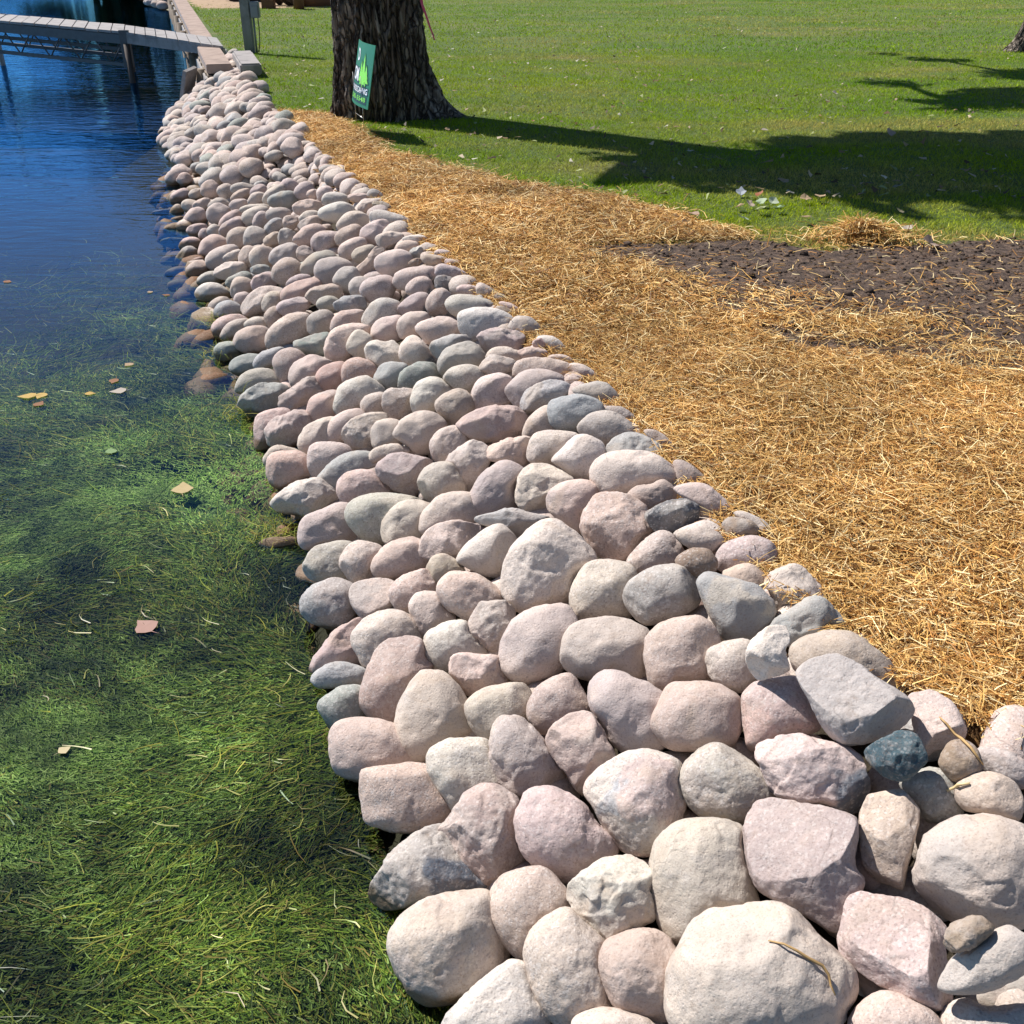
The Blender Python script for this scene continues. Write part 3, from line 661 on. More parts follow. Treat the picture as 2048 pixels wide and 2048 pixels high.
F a t 0|1560,830 1640,790 1800,752 1830,800 1810,930 1700,900 1600,880|
F r b 0|1200,1000 1240,930 1330,898 1410,920 1470,1050 1400,1090 1290,1125 1220,1070|
F a m 0|963,930 1000,870 1090,845 1180,860 1305,890 1260,950 1210,1000 1220,1075 1130,1075 1010,1010|
F r b 0|930,865 980,815 1100,797 1170,855 1050,850 970,900|
F r l 0|640,1010 690,930 780,860 900,835 965,870 960,935 850,950 780,1000 770,1085 680,1060|long blue-grey boulder above the angular white waterline rock
F r p 0|763,1040 790,970 880,940 970,955 1060,1060 980,1085 900,1100 820,1145|
F r b 0|600,860 620,800 700,785 800,800 835,850 740,920 650,975 610,950|
F r r 0|360,920 390,850 470,832 590,855 640,960 560,990 460,1045 390,1020|blunt salmon boulder at the waterline above the angular white rock
F r b 0|352,880 400,812 480,808 550,840 480,870 380,920|
G a t 0.03|190,440 240,365 340,362 420,400 400,450 300,485 220,470|
G r c 0|228,370 290,310 380,308 500,370 430,400 300,390|
G a r 0.01|425,340 500,305 600,320 630,360 520,380|
G a r 0.03|530,270 580,245 615,280 600,320 550,310|small brick-red stone near the straw edge
G r w 0|560,245 640,232 710,270 755,340 700,360 620,320|
G r p 0|415,450 450,395 560,372 690,390 780,430 830,520 780,560 650,500 540,480 430,500|
G r q 0|770,415 850,415 920,460 965,520 880,540 810,480|
G r g 0|380,180 420,110 500,110 560,150 590,210 540,250 440,215|
G r p 0|630,365 700,350 770,370 800,410 700,400|
F r e 0|160,370 200,320 300,298 360,330 330,390 220,420|
F r l 0.02|297,340 340,290 430,262 470,280 450,340 380,370 310,380|
G r w 0|1835,1390 1880,1368 1940,1380 1990,1430 1900,1440|
D r t -0.07|60,290 110,250 210,240 300,245 320,290 230,330 120,330|pale tan stone under shallow water among the weed
H r p 0|245,175,100,90,30|
H r b 0|395,130,70,50,20|
H r p 0|540,95,90,95,20|
H r t 0|685,110,80,75,0|
H r g 0|845,85,115,58,5|
H r b 0|345,265,75,85,50|
H r t 0|210,315,75,72,40|
H r m 0|225,382,70,33,10|
H r p 0|385,375,125,95,25|
H r p 0|450,240,85,60,20|
H r g 0|620,240,110,60,10|
H r m 0|615,330,112,105,20|
H r t 0|830,150,105,50,25|
H r q 0.01|810,245,90,62,15|
H r m 0|1010,115,85,70,20|
H r b 0|995,185,95,68,10|
H r b 0|1150,150,120,80,45|
H r c 0|1160,85,70,45,10|
H r l 0.01|1240,195,140,88,8|
H r m 0|1290,65,100,75,0|
H r m 0|1450,115,95,95,10|
H r t 0.01|1520,140,50,50,0|
H r q 0|1640,140,80,80,20|
H r w 0|1740,190,125,75,-5|
H r w 0.02|1760,315,165,100,5|largest whitish boulder of the far bank, near the straw
H a p 0|1470,270,135,85,10|
H r b 0|975,350,130,95,15|
H r b 0|960,280,135,48,5|
H r p 0|730,390,120,75,35|
H a m 0|750,460,130,90,30|
H r q 0|1030,390,90,78,20|
H r g 0|1190,340,115,78,10|
H a r 0|1310,410,80,68,0|
H a l 0|1150,460,110,75,40|
H r b 0|1510,360,120,60,0|
H a t 0|1500,420,125,65,15|
H r t 0|200,490,115,75,5|
H r p 0.01|410,487,100,68,8|
H r b 0|570,495,70,62,0|
H r p 0|480,530,60,60,30|
H r t 0|820,560,130,100,15|
H r g 0|960,565,118,105,20|
H a t 0|1145,580,90,75,0|
H a g 0|1280,560,85,100,35|
H r p 0|1500,540,165,100,15|
H r m 0.01|1640,600,140,105,10|
H a e 0|185,605,135,48,0|flat wet grey-green rock jutting into the water
H r p 0|345,625,110,70,15|
H r p 0|560,650,150,105,20|
H a g 0|310,750,120,95,30|
H r b 0|650,760,175,110,25|
H r r 0|390,800,80,45,25|
H r t 0|420,880,115,100,20|brown-grey waterline boulder with a black wet base
H r b 0|745,740,105,50,25|
H r t 0|915,750,105,110,20|
H r t 0|1030,750,125,110,10|
H r g 0|1270,740,160,120,15|
H a m 0.02|1450,710,85,75,0|
H a q 0|735,880,155,92,10|
H r l 0.01|1020,870,95,55,-5|
H r g 0|540,960,125,75,5|
H r e 0|820,975,130,80,20|
H r p 0.02|1290,890,155,130,15|bright speckled pink boulder standing out in the far bank
H r g 0|1590,810,185,112,25|
H r g 0.01|1720,890,185,140,15|
H r w 0|555,1095,172,90,0|flat-topped pale lilac boulder at the waterline
H r m 0|1380,980,120,60,20|
H r p 0|835,1050,118,105,25|
H a m 0|1060,990,140,92,15|
H r p 0|1410,1080,200,110,25|
H a t 0|1650,1110,180,108,10|
H r g 0.01|1680,1200,120,75,0|
H r b 0|625,1215,110,82,10|
H r l 0|700,1265,140,88,15|
H r b 0|840,1150,75,70,20|
H a q 0|1040,1170,225,125,25|
H r t 0|1140,1180,115,95,30|
H a m 0.02|1340,1220,175,80,15|
I r b 0|235,310,170,95,5|
I r g 0|600,320,235,100,-20|wide light grey boulder at the straw edge of the far bank
I a q 0.02|460,410,165,110,20|
I r t 0|190,450,135,108,30|
I r q 0.01|215,565,140,92,25|
I a c 0.03|580,480,145,80,5|knobbly pale rock with holes near the straw
I r g 0|330,620,115,85,25|
I a t 0.02|255,750 340,680 440,550 540,510 565,570 480,640 430,720 430,800 280,860|twisted narrow tan rock slanting up to the right
I r q 0.01|615,710,180,128,0|
I r p 0|750,560,105,75,0|
I r w 0|830,480,120,45,-5|
I a l 0.02|840,605,70,55,0|
I a o 0.02|820,705,65,42,15|
I r p 0|1020,685,140,60,-15|
I r q 0|1110,630,100,48,-15|
I r m 0|1200,720,90,50,-20|
I r q 0|820,850,215,110,15|
I r q 0.02|870,940,140,92,10|
I r g 0.01|170,870,125,130,70|
I r b 0|290,940,110,100,20|
I r m 0|470,960,165,140,10|
I a m 0|1190,830,180,90,-20|
I a d 0.03|1110,900,105,78,0|small black-faced rock among pink ones near the straw
I r p 0|1340,975,115,58,-10|
I r t 0|1510,1000,125,72,-35|
I r o 0|1640,1050,65,50,0|
I r m 0|820,1110,165,100,20|
I r t 0|1070,1100,145,135,10|
I r g 0.01|1350,1130,225,118,-5|
I a l 0.01|200,1110,165,88,10|
I r o 0|1680,1180,100,50,-20|
I r q 0|1740,1140,110,40,-25|
I a t 0|360,160,90,50,10|
I a o 0|500,160,100,48,-20|
I a p 0|300,80,120,48,-5|
I r g 0|440,60,90,55,-25|
S r r -0.05|345,520,26,10,8|reddish stone just under the water beside the bank
S r r -0.05|358,545,28,12,4|smooth reddish stone under the clear blue water
S r r -0.05|365,572,32,13,3|oval reddish-brown stone seen through the blue water
S r r -0.05|330,425,24,7,4|reddish stone under the water at the far waterline
"""
FRAMES = dict(S=(0, 0, 1.0), A=(600, 1400, 2.76), B=(1300, 1400, 2.583), C=(1000, 1000, 2.76), D=(500, 1000, 3.22),
              E=(1500, 1000, 3.5255), F=(400, 600, 2.76), G=(900, 600, 3.22), H=(310, 360, 4.83), I=(660, 380, 4.83))

# ------------------------------------------------------------------ the stone bank
COL = dict(p=(.53, .43, .38), q=(.565, .48, .435), b=(.53, .46, .40), c=(.585, .51, .44), t=(.49, .405, .345), o=(.30, .235, .18),
           m=(.46, .395, .37), g=(.445, .41, .365), l=(.375, .375, .365), e=(.33, .355, .315), w=(.61, .555, .495), d=(.17, .175, .175),
           r=(.50, .385, .335), s=(.06, .10, .115))
CNAME = dict(p='pink', q='pale pink', b='beige', c='cream', t='tan', o='brown', m='mauve', g='grey', l='blue-grey', e='grey-green', w='whitish', d='dark', r='reddish', s='teal')
_ico = {}
def ico(s):
    if s not in _ico:
        bm = bmesh.new(); bmesh.ops.create_icosphere(bm, subdivisions=s, radius=1)
        _ico[s] = (np.array([v.co[:] for v in bm.verts]), np.array([[v.index for v in f.verts] for f in bm.faces])); bm.free()
    return _ico[s]
def outline(spec, fr):
    ox, oy, s = fr
    if ' ' not in spec:
        cx, cy, rx, ry, rot = map(float, spec.split(','))
        a = np.linspace(0, 2*np.pi, 40, endpoint=False); r = R(rot)
        rs = random.Random(spec); p1, p2 = rs.uniform(0, 6.28), rs.uniform(0, 6.28)
        k = 1+.05*np.cos(3*a+p1)+.05*np.cos(2*a+p2)
        ux, uy = rx*np.cos(a)*k, ry*np.sin(a)*k
        x = ux*math.cos(r)-uy*math.sin(r); y = -(ux*math.sin(r)+uy*math.cos(r))
        P = np.stack([cx+x, cy+y], 1)
    else:
        Q = np.array([[float(v) for v in t.split(',')] for t in spec.split()]); n = len(Q); P = []
        for i in range(n):                                   # Catmull-Rom round the corner points
            p0, p1, p2, p3 = Q[i-1], Q[i], Q[(i+1) % n], Q[(i+2) % n]
            for t in (0, .25, .5, .75):
                P.append(.5*((2*p1)+(-p0+p2)*t+(2*p0-5*p1+4*p2-p3)*t*t+(-p0+3*p1-3*p2+p3)*t**3))
        P = np.array(P)
    return P/s+np.array([ox, oy])

def stone_shape(Rf, cdep, kind, sub, seed):
    """unit directions -> stone; Rf(phi) outline radius in metres, cdep half thickness"""
    S, Fc = ico(sub); rs = np.random.default_rng(seed)
    phi = np.arctan2(S[:, 1], S[:, 0]); rho = np.hypot(S[:, 0], S[:, 1])
    mean = Rf.mean(); Rr = np.interp(phi % (2*np.pi), np.linspace(0, 2*np.pi, len(Rf)), Rf)
    Rr = mean+(Rr-mean)*np.clip(rho*1.25, 0, 1)**.8
    q = .92 if kind == 'r' else .85
    rr = np.sin(np.arcsin(np.clip(rho, 0, 1))**1.0)
    V = np.stack([np.cos(phi)*Rr*rr, np.sin(phi)*Rr*rr, np.sign(S[:, 2])*np.abs(S[:, 2])**q*cdep], 1)
    U = V/mean
    # planar wear: soft for cobbles, hard for broken rock
    nc = 7 if kind == 'r' else 13
    if kind == 'f':                                          # one broad split face
        n = np.array([rs.uniform(-.3, -.1), rs.uniform(.35, .55), .9]); n /= np.linalg.norm(n); h = np.clip(U@n-(U@n).max()*.5, 0, 9); U = U-n[None]*h[:, None]
    for k in range(nc):
        n = rs.normal(0, 1, 3); n[2] = abs(n[2])*(1.1 if k % 3 else -1)+.25; n /= np.linalg.norm(n)
        ext = (U@n).max()
        if kind == 'r': d = ext*rs.uniform(.74, .96); s = rs.uniform(.5, .95)
        else: d = ext*rs.uniform(.70, .93); s = rs.uniform(.85, 1.0)
        if abs(n[2]) < .45: d = ext*rs.uniform(.90, .98)
        h = U@n-d; soft = .08 if kind == 'r' else .02
        h = np.where(h > soft, h-soft/2, np.where(h > 0, h*h/(2*soft), 0))
        U = U-n[None]*(h*s)[:, None]
    off = rs.uniform(0, 500, 3)
    dirn = S
    a1, a2 = {'r': (.05, .018), 'a': (.05, .03), 'f': (.018, .02)}[kind]
    disp = a1*fbm(U*1.1+off, 2, 3)+a2*fbm(U*3.6+off, 3, 9)
    if sub >= 5: disp = disp+.009*fbm(U*11+off, 3, 15)
    if kind == 'a':                                          # chipped ledges
        t = fbm(U*1.8+off*1.7, 2, 33); disp = disp-.05*np.clip((t-.1)*6, 0, 1)
    else:
        t = fbm(U*1.6+off*1.3, 2, 41); disp = disp-.03*np.clip((t-.35)*5, 0, 1)
    U = U+dirn*disp[:, None]
    return U*mean, Fc

def hit_bank(x, y, lift):
    d = ray(x, y); t = .8
    f = lambda t: CAM[2]+d[2]*t-(bank(d[0]*t, d[1]*t)+0.0)
    while f(t) > 0 and t < 40: t += .05
    lo, hi = t-.05, t
    for _ in range(20):
        m = (lo+hi)/2
        if f(m) > 0: lo = m
        else: hi = m
    return CAM+d*(lo-lift), lo-lift, d

STONES = []
for ln in ROCKS.strip().splitlines():
    head, spec, lab = ln.split('|'); fr, kind, c, lift = head.split()
    P = outline(spec, FRAMES[fr]); ctr = (P.max(0)+P.min(0))/2*.4+P.mean(0)*.6
    STONES.append(dict(P=P, c=ctr, kind=kind, col=c, lift=float(lift), lab=lab, size=math.sqrt(abs(np.sum(P[:, 0]*np.roll(P[:, 1], -1)-np.roll(P[:, 0], -1)*P[:, 1]))/2)))

def describe():
    used = {s['lab'] for s in STONES if s['lab']}
    marks = [s for s in STONES if s['lab']]
    num = ['just', 'two stones', 'three stones', 'four stones', 'five stones', 'six stones']
    dirs = ['right of', 'upper right of', 'above', 'upper left of', 'left of', 'lower left of', 'below', 'lower right of']
    for s in STONES:
        if s['lab']: continue
        ext = s['P'].max(0)-s['P'].min(0)
        shape = 'angular rock' if s['kind'] == 'a' else ('flat stone' if ext[0] > 1.9*ext[1] else 'oval stone' if ext[0] > 1.35*ext[1] else 'upright stone' if ext[1] > 1.15*ext[0] else 'round stone')
        ms = sorted(marks, key=lambda m: np.hypot(*(m['c']-s['c']))/((m['size']+s['size'])/2))
        for m in ms:
            v = s['c']-m['c']; dd = np.hypot(*v)/((m['size']+s['size'])/2)
            k = max(0, min(5, int(round(dd*.95))-1)); di = int(round(math.degrees(math.atan2(-v[1], v[0]))/45)) % 8
            short = ' '.join(m['lab'].split(',')[0].split()[:8])
            for bad in (' with a', ' and a', ' beside the', ' with', ' the', ' a', ' of', ' at the', ' and', ' on', ' in', ' its', ' at', ' by'):
                if short.endswith(bad): short = short[:-len(bad)]
            lab = f"{CNAME[s['col']]} {shape} {num[k]} {dirs[di]} the {short}"
            if len(lab.split()) <= 16 and lab not in used: break
        s['lab'] = lab; used.add(lab)
describe()

for idx, s in enumerate(STONES):
    P, (cx, cy) = s['P'], s['c']
    pos, t, d = hit_bank(cx, cy, s['lift']*1.2)
    dn = d/np.linalg.norm(d)
    E = (P-np.array([cx, cy]))*t/F
    ph = np.arctan2(-E[:, 1], E[:, 0]) % (2*np.pi)
    W = E[:, :1]*AX-E[:, 1:]*AU; W = W-(W@dn)[:, None]*dn          # outline in the plane facing the ray
    rx = np.cross(dn, [0, 0, 1.0]); rx /= np.linalg.norm(rx); ry = np.cross(rx, dn)
    X2, Y2 = W@rx, W@ry; ph = np.arctan2(Y2, X2) % (2*np.pi); rad = np.hypot(X2, Y2)
    o_ = np.argsort(ph); pa, ra = ph[o_], rad[o_]
    g = np.linspace(0, 2*np.pi, 97); Rf = np.interp(g, np.r_[pa[-1]-2*np.pi, pa, pa[0]+2*np.pi], np.r_[ra[-1], ra, ra[0]])
    Rf = Rf*(1.035 if s['size'] > 75 else 1.075); mn = Rf.mean(); minor = np.minimum(Rf, np.roll(Rf[:-1], 48).tolist()+[Rf[48]]).min()
    cdep = .92*(.55*mn+.45*minor)
    px = s['size']
    sub = 6 if px > 150 else 5 if px > 62 else 4
    V, Fc = stone_shape(Rf, cdep, s['kind'], sub, 1000+idx)
    B = np.stack([rx, ry, -dn], 0)
    V = V@B
    rs = np.random.default_rng(idx)
    col = np.array(COL[s['col']])*(1+.07*rs.standard_normal())*(1+.018*rs.standard_normal(3))
    if s['col'] in 'pqrm' : col = col*np.array([1.02, .99, .98])
    if s['lab'].startswith('jagged'): col = np.array([.74, .67, .59])
    if s['lab'].startswith('large flat grey'): col = np.array([.44, .405, .38])
    # blotches of another mineral on some stones
    cc = np.tile(col, (len(V), 1))
    if (rs.random() < .45 or s['kind'] == 'a') and s['col'] != 's' and not s['lab'].startswith(('jagged', 'large flat grey')):
        alt = np.array(COL[rs.choice(list('gcpmbl'))])*.95
        b = fbm(V/mn*.9+rs.uniform(0, 99, 3), 4, 5); k = np.clip((b-.05)*4, 0, 1)*rs.uniform(.2, .5); cc = cc+(alt-cc)*k[:, None]
    if 'dark blue freshly' in s['lab'] or 'black freshly' in s['lab'] or 'dark broken' in s['lab'] or 'black-faced' in s['lab']:
        right = V@rx/mn; low = V@ry/mn
        b = fbm(V/mn*1.3+3, 3, 8)*.35
        k = np.clip((-low*.5+right*.35+b-(-.05 if 'blue' in s['lab'] else .2))*8, 0, 1)
        cc = cc+(np.array([.13, .15, .18])-cc)*k[:, None]
    if s['lab'].startswith('white and grey mottled'):
        b = fbm(V/mn*2.2+3, 4, 8); cc = cc+(np.array((.40, .41, .42))-cc)*np.clip(b*3, 0, .9)[:, None]; b = fbm(V/mn*1.7+9, 3, 18); cc = cc+(np.array((.58, .45, .40))-cc)*np.clip(b*3-.3, 0, .8)[:, None]
    if 'blotched' in s['lab']:
        b = fbm(V/mn*1.4+3, 4, 8); cc = cc+(np.array((.48, .44, .38))-cc)*np.clip(b*4, 0, 1)[:, None]
    o = mesh_np('boulder' if px > 70 else 'stone', V, Fc, M_ROCK, smooth=True, col=cc)
    o.location = tuple(pos)
    tag(o, s['lab'], 'rock', 'stones of the shoreline bank')
    s['pos'] = pos; s['r'] = mn

# the rest of the bank: the small far stones, and the lower layer that shows in the gaps
def many_stones():
    Vs, Fs, Cs = [], [], []; nv = 0
    items = []
    y = .6
    taken = np.array([s['pos'] for s in STONES]); tr = np.array([s['r'] for s in STONES])
    rs = np.random.default_rng(5)
    far_line = lambda x: x
    # lower layer
    while y < 10.6:
        w = edge(y)-waterline(y); x = waterline(y)-.15
        while x < edge(y)+.05:
            X = x+rs.normal(0, .03); Y = y+rs.normal(0, .03)
            items.append((X, Y, bank(X, Y)-.095, rs.uniform(.055, .085), 3)); x += .15
        y += .14
    # far layer
    y = 8.9
    while y < 16.6:
        x = waterline(y)-.0+rs.uniform(0, .1)
        while x < edge(y)+.02:
            X = x+rs.normal(0, .035); Y = y+rs.normal(0, .035)
            q = np.array([X, Y, 0.]); v = q-CAM; dep = v@AF; yy = 1024-F*(v@AU)/dep
            d = np.hypot(taken[:, 0]-X, taken[:, 1]-Y)
            q = np.array([X, Y, bank(X, Y)]); v = q-CAM; yy = 1024-F*(v@AU)/(v@AF)
            if yy < 372 and (d > tr+.03).all():
                hump = .05*np.clip((y-12)/2, 0, 1)*np.clip((edge(y)-X)/.3, 0, 1)
                items.append((X, Y, bank(X, Y)+rs.uniform(-.01, .03)+hump, rs.uniform(.07, .125), 3)); 
            x += rs.uniform(.14, .22)
        y += .165
    # small stones along the top edge where the straw begins
    y = 1.2
    while y < 14.5:
        X = edge(y)-rs.uniform(.0, .05); d = np.hypot(taken[:, 0]-X, taken[:, 1]-y)
        items.append((X, y, bank(X, y)+(-.02 if (d > tr+.02).all() else -.06), rs.uniform(.05, .09), 3)); y += rs.uniform(.09, .15)
    # submerged stones beyond the waterline
    for _ in range(26):
        y = rs.uniform(4.5, 10); X = waterline(y)-rs.uniform(.02, .2); items.append((X, y, bank(X, y)-.03, rs.uniform(.07, .12), 2))
    for k, (X, Y, Z, r, sub) in enumerate(items):
        if X > edge(Y)+.08 and Y < 16.3: continue
        a = rs.uniform(.0, .35); g = np.linspace(0, 2*np.pi, 33)
        Rf = r*(1+a*np.cos(2*(g-rs.uniform(0, 3)))+.06*np.cos(3*g+rs.uniform(0, 6)))
        V, Fc = stone_shape(Rf, r*rs.uniform(.6, .85), 'a' if rs.random() < .2 else 'r', sub, 9000+k)
        ax = rs.normal(0, .25, 2); n = np.array([ax[0]-.25, ax[1]-.1, 1]); n /= np.linalg.norm(n)
        e1 = np.cross([0, 1, 0], n); e1 /= np.linalg.norm(e1); e2 = np.cross(n, e1)
        V = V@np.stack([e1, e2, n])+np.array([X, Y, Z])
        under = Z < WATER-.03
        c = np.array(COL[rs.choice(list('pqbctmgler'), p=[.2, .14, .18, .08, .12, .08, .08, .05, .03, .04])])*rs.uniform(.88, 1.1)
        if under: c = c*np.array([.95, .70, .55])
        Vs.append(V); Fs.append(Fc+nv); Cs.append(np.tile(c, (len(V), 1))); nv += len(V)
    return tag(mesh_np('stones', np.concatenate(Vs), np.concatenate(Fs), M_ROCK, smooth=True, col=np.concatenate(Cs)),
               'small rounded stones packed along the far end of the bank and deep in its gaps', kind='stuff')
many_stones()

# ------------------------------------------------------------------ weed and algae in the shallow water
PATCH = [(at(px, py, WATER), rx, ry, w) for px, py, rx, ry, w in [(60, 1075, .42, .22, 1), (330, 965, .55, .16, 1), (230, 990, .3, .12, .8), (150, 1475, .22, .13, 1), (250, 1440, .15, .1, .7), (240, 808, .35, .12, .9), (300, 1360, .2, .08, .6),
                 (90, 935, .5, .12, .7), (230, 880, .35, .10, .6), (210, 1320, .25, .1, .6), (430, 1620, .2, .1, .35), (120, 1700, .25, .12, .4)]]
def patchy(X, Y):
    m_ = np.zeros(len(X))
    for p, rx, ry, w in PATCH:
        u = ((X-p[0])+.35*(Y-p[1]))/(rx*1.4); v = ((Y-p[1])-.25*(X-p[0]))/(ry*1.5)
        m_ = np.maximum(m_, w*np.exp(-(u*u+v*v)))
    return np.clip(m_+.35*noise2(X, Y, 7, 55, 4)*np.clip(m_*3, 0, 1)+.30*noise2(X, Y, 2.2, 56, 4)*np.clip((5.8-Y)/1.8, 0, 1)-.02-.3*np.clip((Y-5)/1.5, 0, 1), 0, 1)
def algae_mat():
    m = Mat('algae_mat'); p = m.pos()
    mp = m.node('ShaderNodeMapping'); mp.inputs['Rotation'].default_value = (0, 0, -.35); mp.inputs['Scale'].default_value = (1, 1.5, 1); m.link(p, mp.inputs[0])
    big = m.noise(mp.outputs[0], 1.5, 4, .55, .5); f = m.noise(mp.outputs[0], 26, 6, .7, 1.2); ff = m.noise(p, 120, 4, .7)
    c = m.ramp(f, [(.32, (.02, .04, .008)), (.5, (.10, .16, .025)), (.72, (.26, .34, .06))])
    sp_ = m.node('ShaderNodeSeparateColor'); m.link(m.attr(), sp_.inputs[0])
    c = m.mix(m.ramp(m.math('ADD', sp_.outputs[0], m.math('MULTIPLY', m.math('SUBTRACT', f, .5), 1.6)), [(.2, (0, 0, 0)), (.8, (1, 1, 1))]), c, m.mix(ff, (.20, .30, .06), (.42, .52, .15)))
    m.link(c, m.b.inputs['Base Color']); m.b.inputs['Roughness'].default_value = .7
    m.link(m.bump(m.math('ADD', f, m.math('MULTIPLY', ff, .4)), 1.0, .03), m.b.inputs['Normal'])
    return m.m
def mat_z(X, Y):
    z = WATER-.035-.03*(noise2(X, Y, 1.6, 61, 3)+.6)-.012*noise2(X, Y, 14, 62, 2)
    z = z-np.clip((Y-3.6)/3.5, 0, 1)**1.2*1.1
    shore = np.clip((waterline(Y)+.05-X)/.35, 0, 1)
    return z-.10*(1-shore)+.03*patchy(X, Y)*np.clip((6-Y)/2, 0, 1)
def algae_fn(u, y):
    x = waterline(y)+.1-u
    return np.stack([x, y, np.minimum(mat_z(x, y), WATER-.012)], 1)
_al = grid('algae', np.linspace(0, 6, 170), np.arange(.2, 7.6, .035), algae_fn, algae_mat(), label='soft bright green algae mat just under the water', kind='stuff')

_co = np.array([v.co[:] for v in _al.data.vertices]); _at = _al.data.color_attributes.new('col', 'FLOAT_COLOR', 'POINT')
_pm = patchy(_co[:, 0], _co[:, 1]); _at.data.foreach_set('color', np.stack([_pm, _pm, _pm, np.ones(len(_pm))], 1).astype(np.float32).ravel())
WEEDC = [(.12, .17, .022), (.21, .27, .035), (.36, .35, .055), (.06, .09, .02), (.50, .45, .12), (.26, .19, .05)]
def weed(n, ylo, yhi, lmin, lmax, w, zlo, zhi, label, wts, dens=0.0, curl=.07, mat=None, only=None):
    y = ylo+(yhi-ylo)*rng.random(n*5)**1.2; half = .58*(y*cp+1.0)+.2
    x = rng.uniform(-1, 0.2, len(y))*half
    ok = (x < waterline(y)+.04) & (x > -half)
    ok &= noise2(x, y, 1.3, 90, 3)+rng.uniform(-.5, .9, len(y)) > dens
    if yhi > 5.2: ok &= rng.random(len(y)) < np.clip((7.9-y)/3.2+.0, .0, 1)
    ok &= rng.random(len(y)) > patchy(x, y)*(.75 if only is None else 0)
    if only is not None: ok &= rng.random(len(y)) < patchy(x, y)**1.3
    x, y = x[ok][:n], y[ok][:n]; n = len(x)
    flow = 2.7+2.0*noise2(x, y, 1.3, 91, 2)+rng.normal(0, .65, n)
    D = np.stack([np.cos(flow), np.sin(flow)*.9, rng.normal(0, .06, n)], 1)
    L = rng.uniform(lmin, lmax, n)
    z = WATER+rng.uniform(zlo, zhi, n)-np.clip((y-4.0)/3.5, 0, 1)**1.1*.28*rng.random(n)
    b = rng.normal(0, 1, (n, 3))*(L*curl)[:, None]; b[:, 2] *= .12
    col = pick(WEEDC if only is None else only, wts, n)*(.66+.62*np.clip(noise2(x, y, 2.6, 93, 3)+.5*noise2(x, y, 11, 94, 2), -.8, .9))[:, None]
    ribbons('water_weed', np.stack([x, y, z], 1), D, L, w*rng.uniform(.5, 1.3, n), b, np.stack([rng.normal(0, .5, n), rng.normal(0, .5, n), np.ones(n)], 1), col, mat or M_WEED, 3, .4,
            label=label, kind='stuff')
weed(80000, .7, 4.6, .03, .15, .0034, -.04, -.004, 'dense drowned weed strands under the surface near the stones', [5, 5, 2, 4, .5, 1.5])
weed(38000, 3.6, 8.0, .05, .22, .0036, -.07, -.004, 'thin drifting weed strands fading into the blue water', [5, 4, 1.5, 4, .4, .8], .0)
weed(110000, .7, 5.5, .006, .03, .0036, -.03, -.002, 'tiny torn weed scraps drifting among the strands', [4, 5, 3, 3, 2, 2], -.1, .05)
weed(90000, .7, 5.6, .006, .04, .0036, -.012, -.003, 'fluffy lime-green algae threads in the bright patches', [3, 4, 3, 2], -3, .09, None, [(.33, .43, .09), (.25, .36, .07), (.46, .54, .17), (.14, .22, .04)])
weed(1500, .7, 6.2, .03, .10, .0035, -.006, .004, 'yellow-green weed blades floating on the surface', [1, 3, 5, .5, 3, 1.5], -.2, .18, M_WEEDTOP)

for px, py, lab in ((445, 705, 'yellow-green weed washed up on the grey waterline stone'), (232+205, 640, 'thin weed strands draped over the pale waterline stone'), (655, 1062, 'dry weed caught between two boulders at the waterline'),
                    (560, 1060, 'weed mass over the pale stone under shallow water'), (480, 820, 'weed crowding the foot of the stones at the waterline')):
    p = at(px, py, WATER+.02); n = 130
    X = p[0]+rng.normal(0, .05, n); Y = p[1]+rng.normal(0, .05, n)
    D = np.stack([rng.normal(0, 1, n), rng.normal(0, 1, n), rng.normal(.1, .35, n)], 1)
    ribbons('water_weed', np.stack([X, Y, WATER+rng.uniform(-.01, .05, n)], 1), D, rng.uniform(.03, .11, n), np.full(n, .0028), rng.normal(0, .012, (n, 3)), np.tile([0, 0, 1.0], (n, 1))+rng.normal(0, .4, (n, 3)),
            pick(WEEDC, [2, 4, 5, 1, 4, 3], n), M_WEED, 3, .4, label=lab, kind='stuff')

# ------------------------------------------------------------------ big tree and the other trees
def bark_mat():
    m = Mat('furrowed_bark'); p = m.coord()
    mp = m.node('ShaderNodeMapping'); mp.inputs['Scale'].default_value = (1, 1, .14); m.link(p, mp.inputs[0])
    r = m.noise(mp.outputs[0], 17, 6, .65, .7); f = m.noise(p, 60, 5, .7)
    c = m.ramp(r, [(.36, (.05, .04, .032)), (.5, (.24, .20, .16)), (.66, (.50, .43, .35))])
    c = m.mix(m.math('MULTIPLY', f, .45), c, (.05, .042, .034))
    dn_ = m.node('ShaderNodeTexNoise', i_Scale=9.0, i_Detail=3.0); m.link(p, dn_.inputs['Vector'])
    mv = m.node('ShaderNodeMix', data_type='VECTOR'); mv.inputs[0].default_value = .08; m.link(p, mv.inputs[4]); m.link(dn_.outputs['Color'], mv.inputs[5])
    mq = m.node('ShaderNodeMapping'); mq.inputs['Scale'].default_value = (1, 1, .22); m.link(mv.outputs[1], mq.inputs[0])
    vo = m.node('ShaderNodeTexVoronoi', feature='DISTANCE_TO_EDGE', i_Scale=19.0); m.link(mq.outputs[0], vo.inputs['Vector'])
    crack = m.ramp(vo.outputs['Distance'], [(.02, (0, 0, 0)), (.16, (1, 1, 1))])
    c = m.mix(crack, m.mix(1.0, c, (.22, .2, .18), 'MULTIPLY'), c)
    m.link(c, m.b.inputs['Base Color']); m.b.inputs['Roughness'].default_value = .95
    m.link(m.bump(f, .6, .01, m.bump(crack, 1.0, .03, m.bump(r, .8, .03))), m.b.inputs['Normal'])
    return m.m
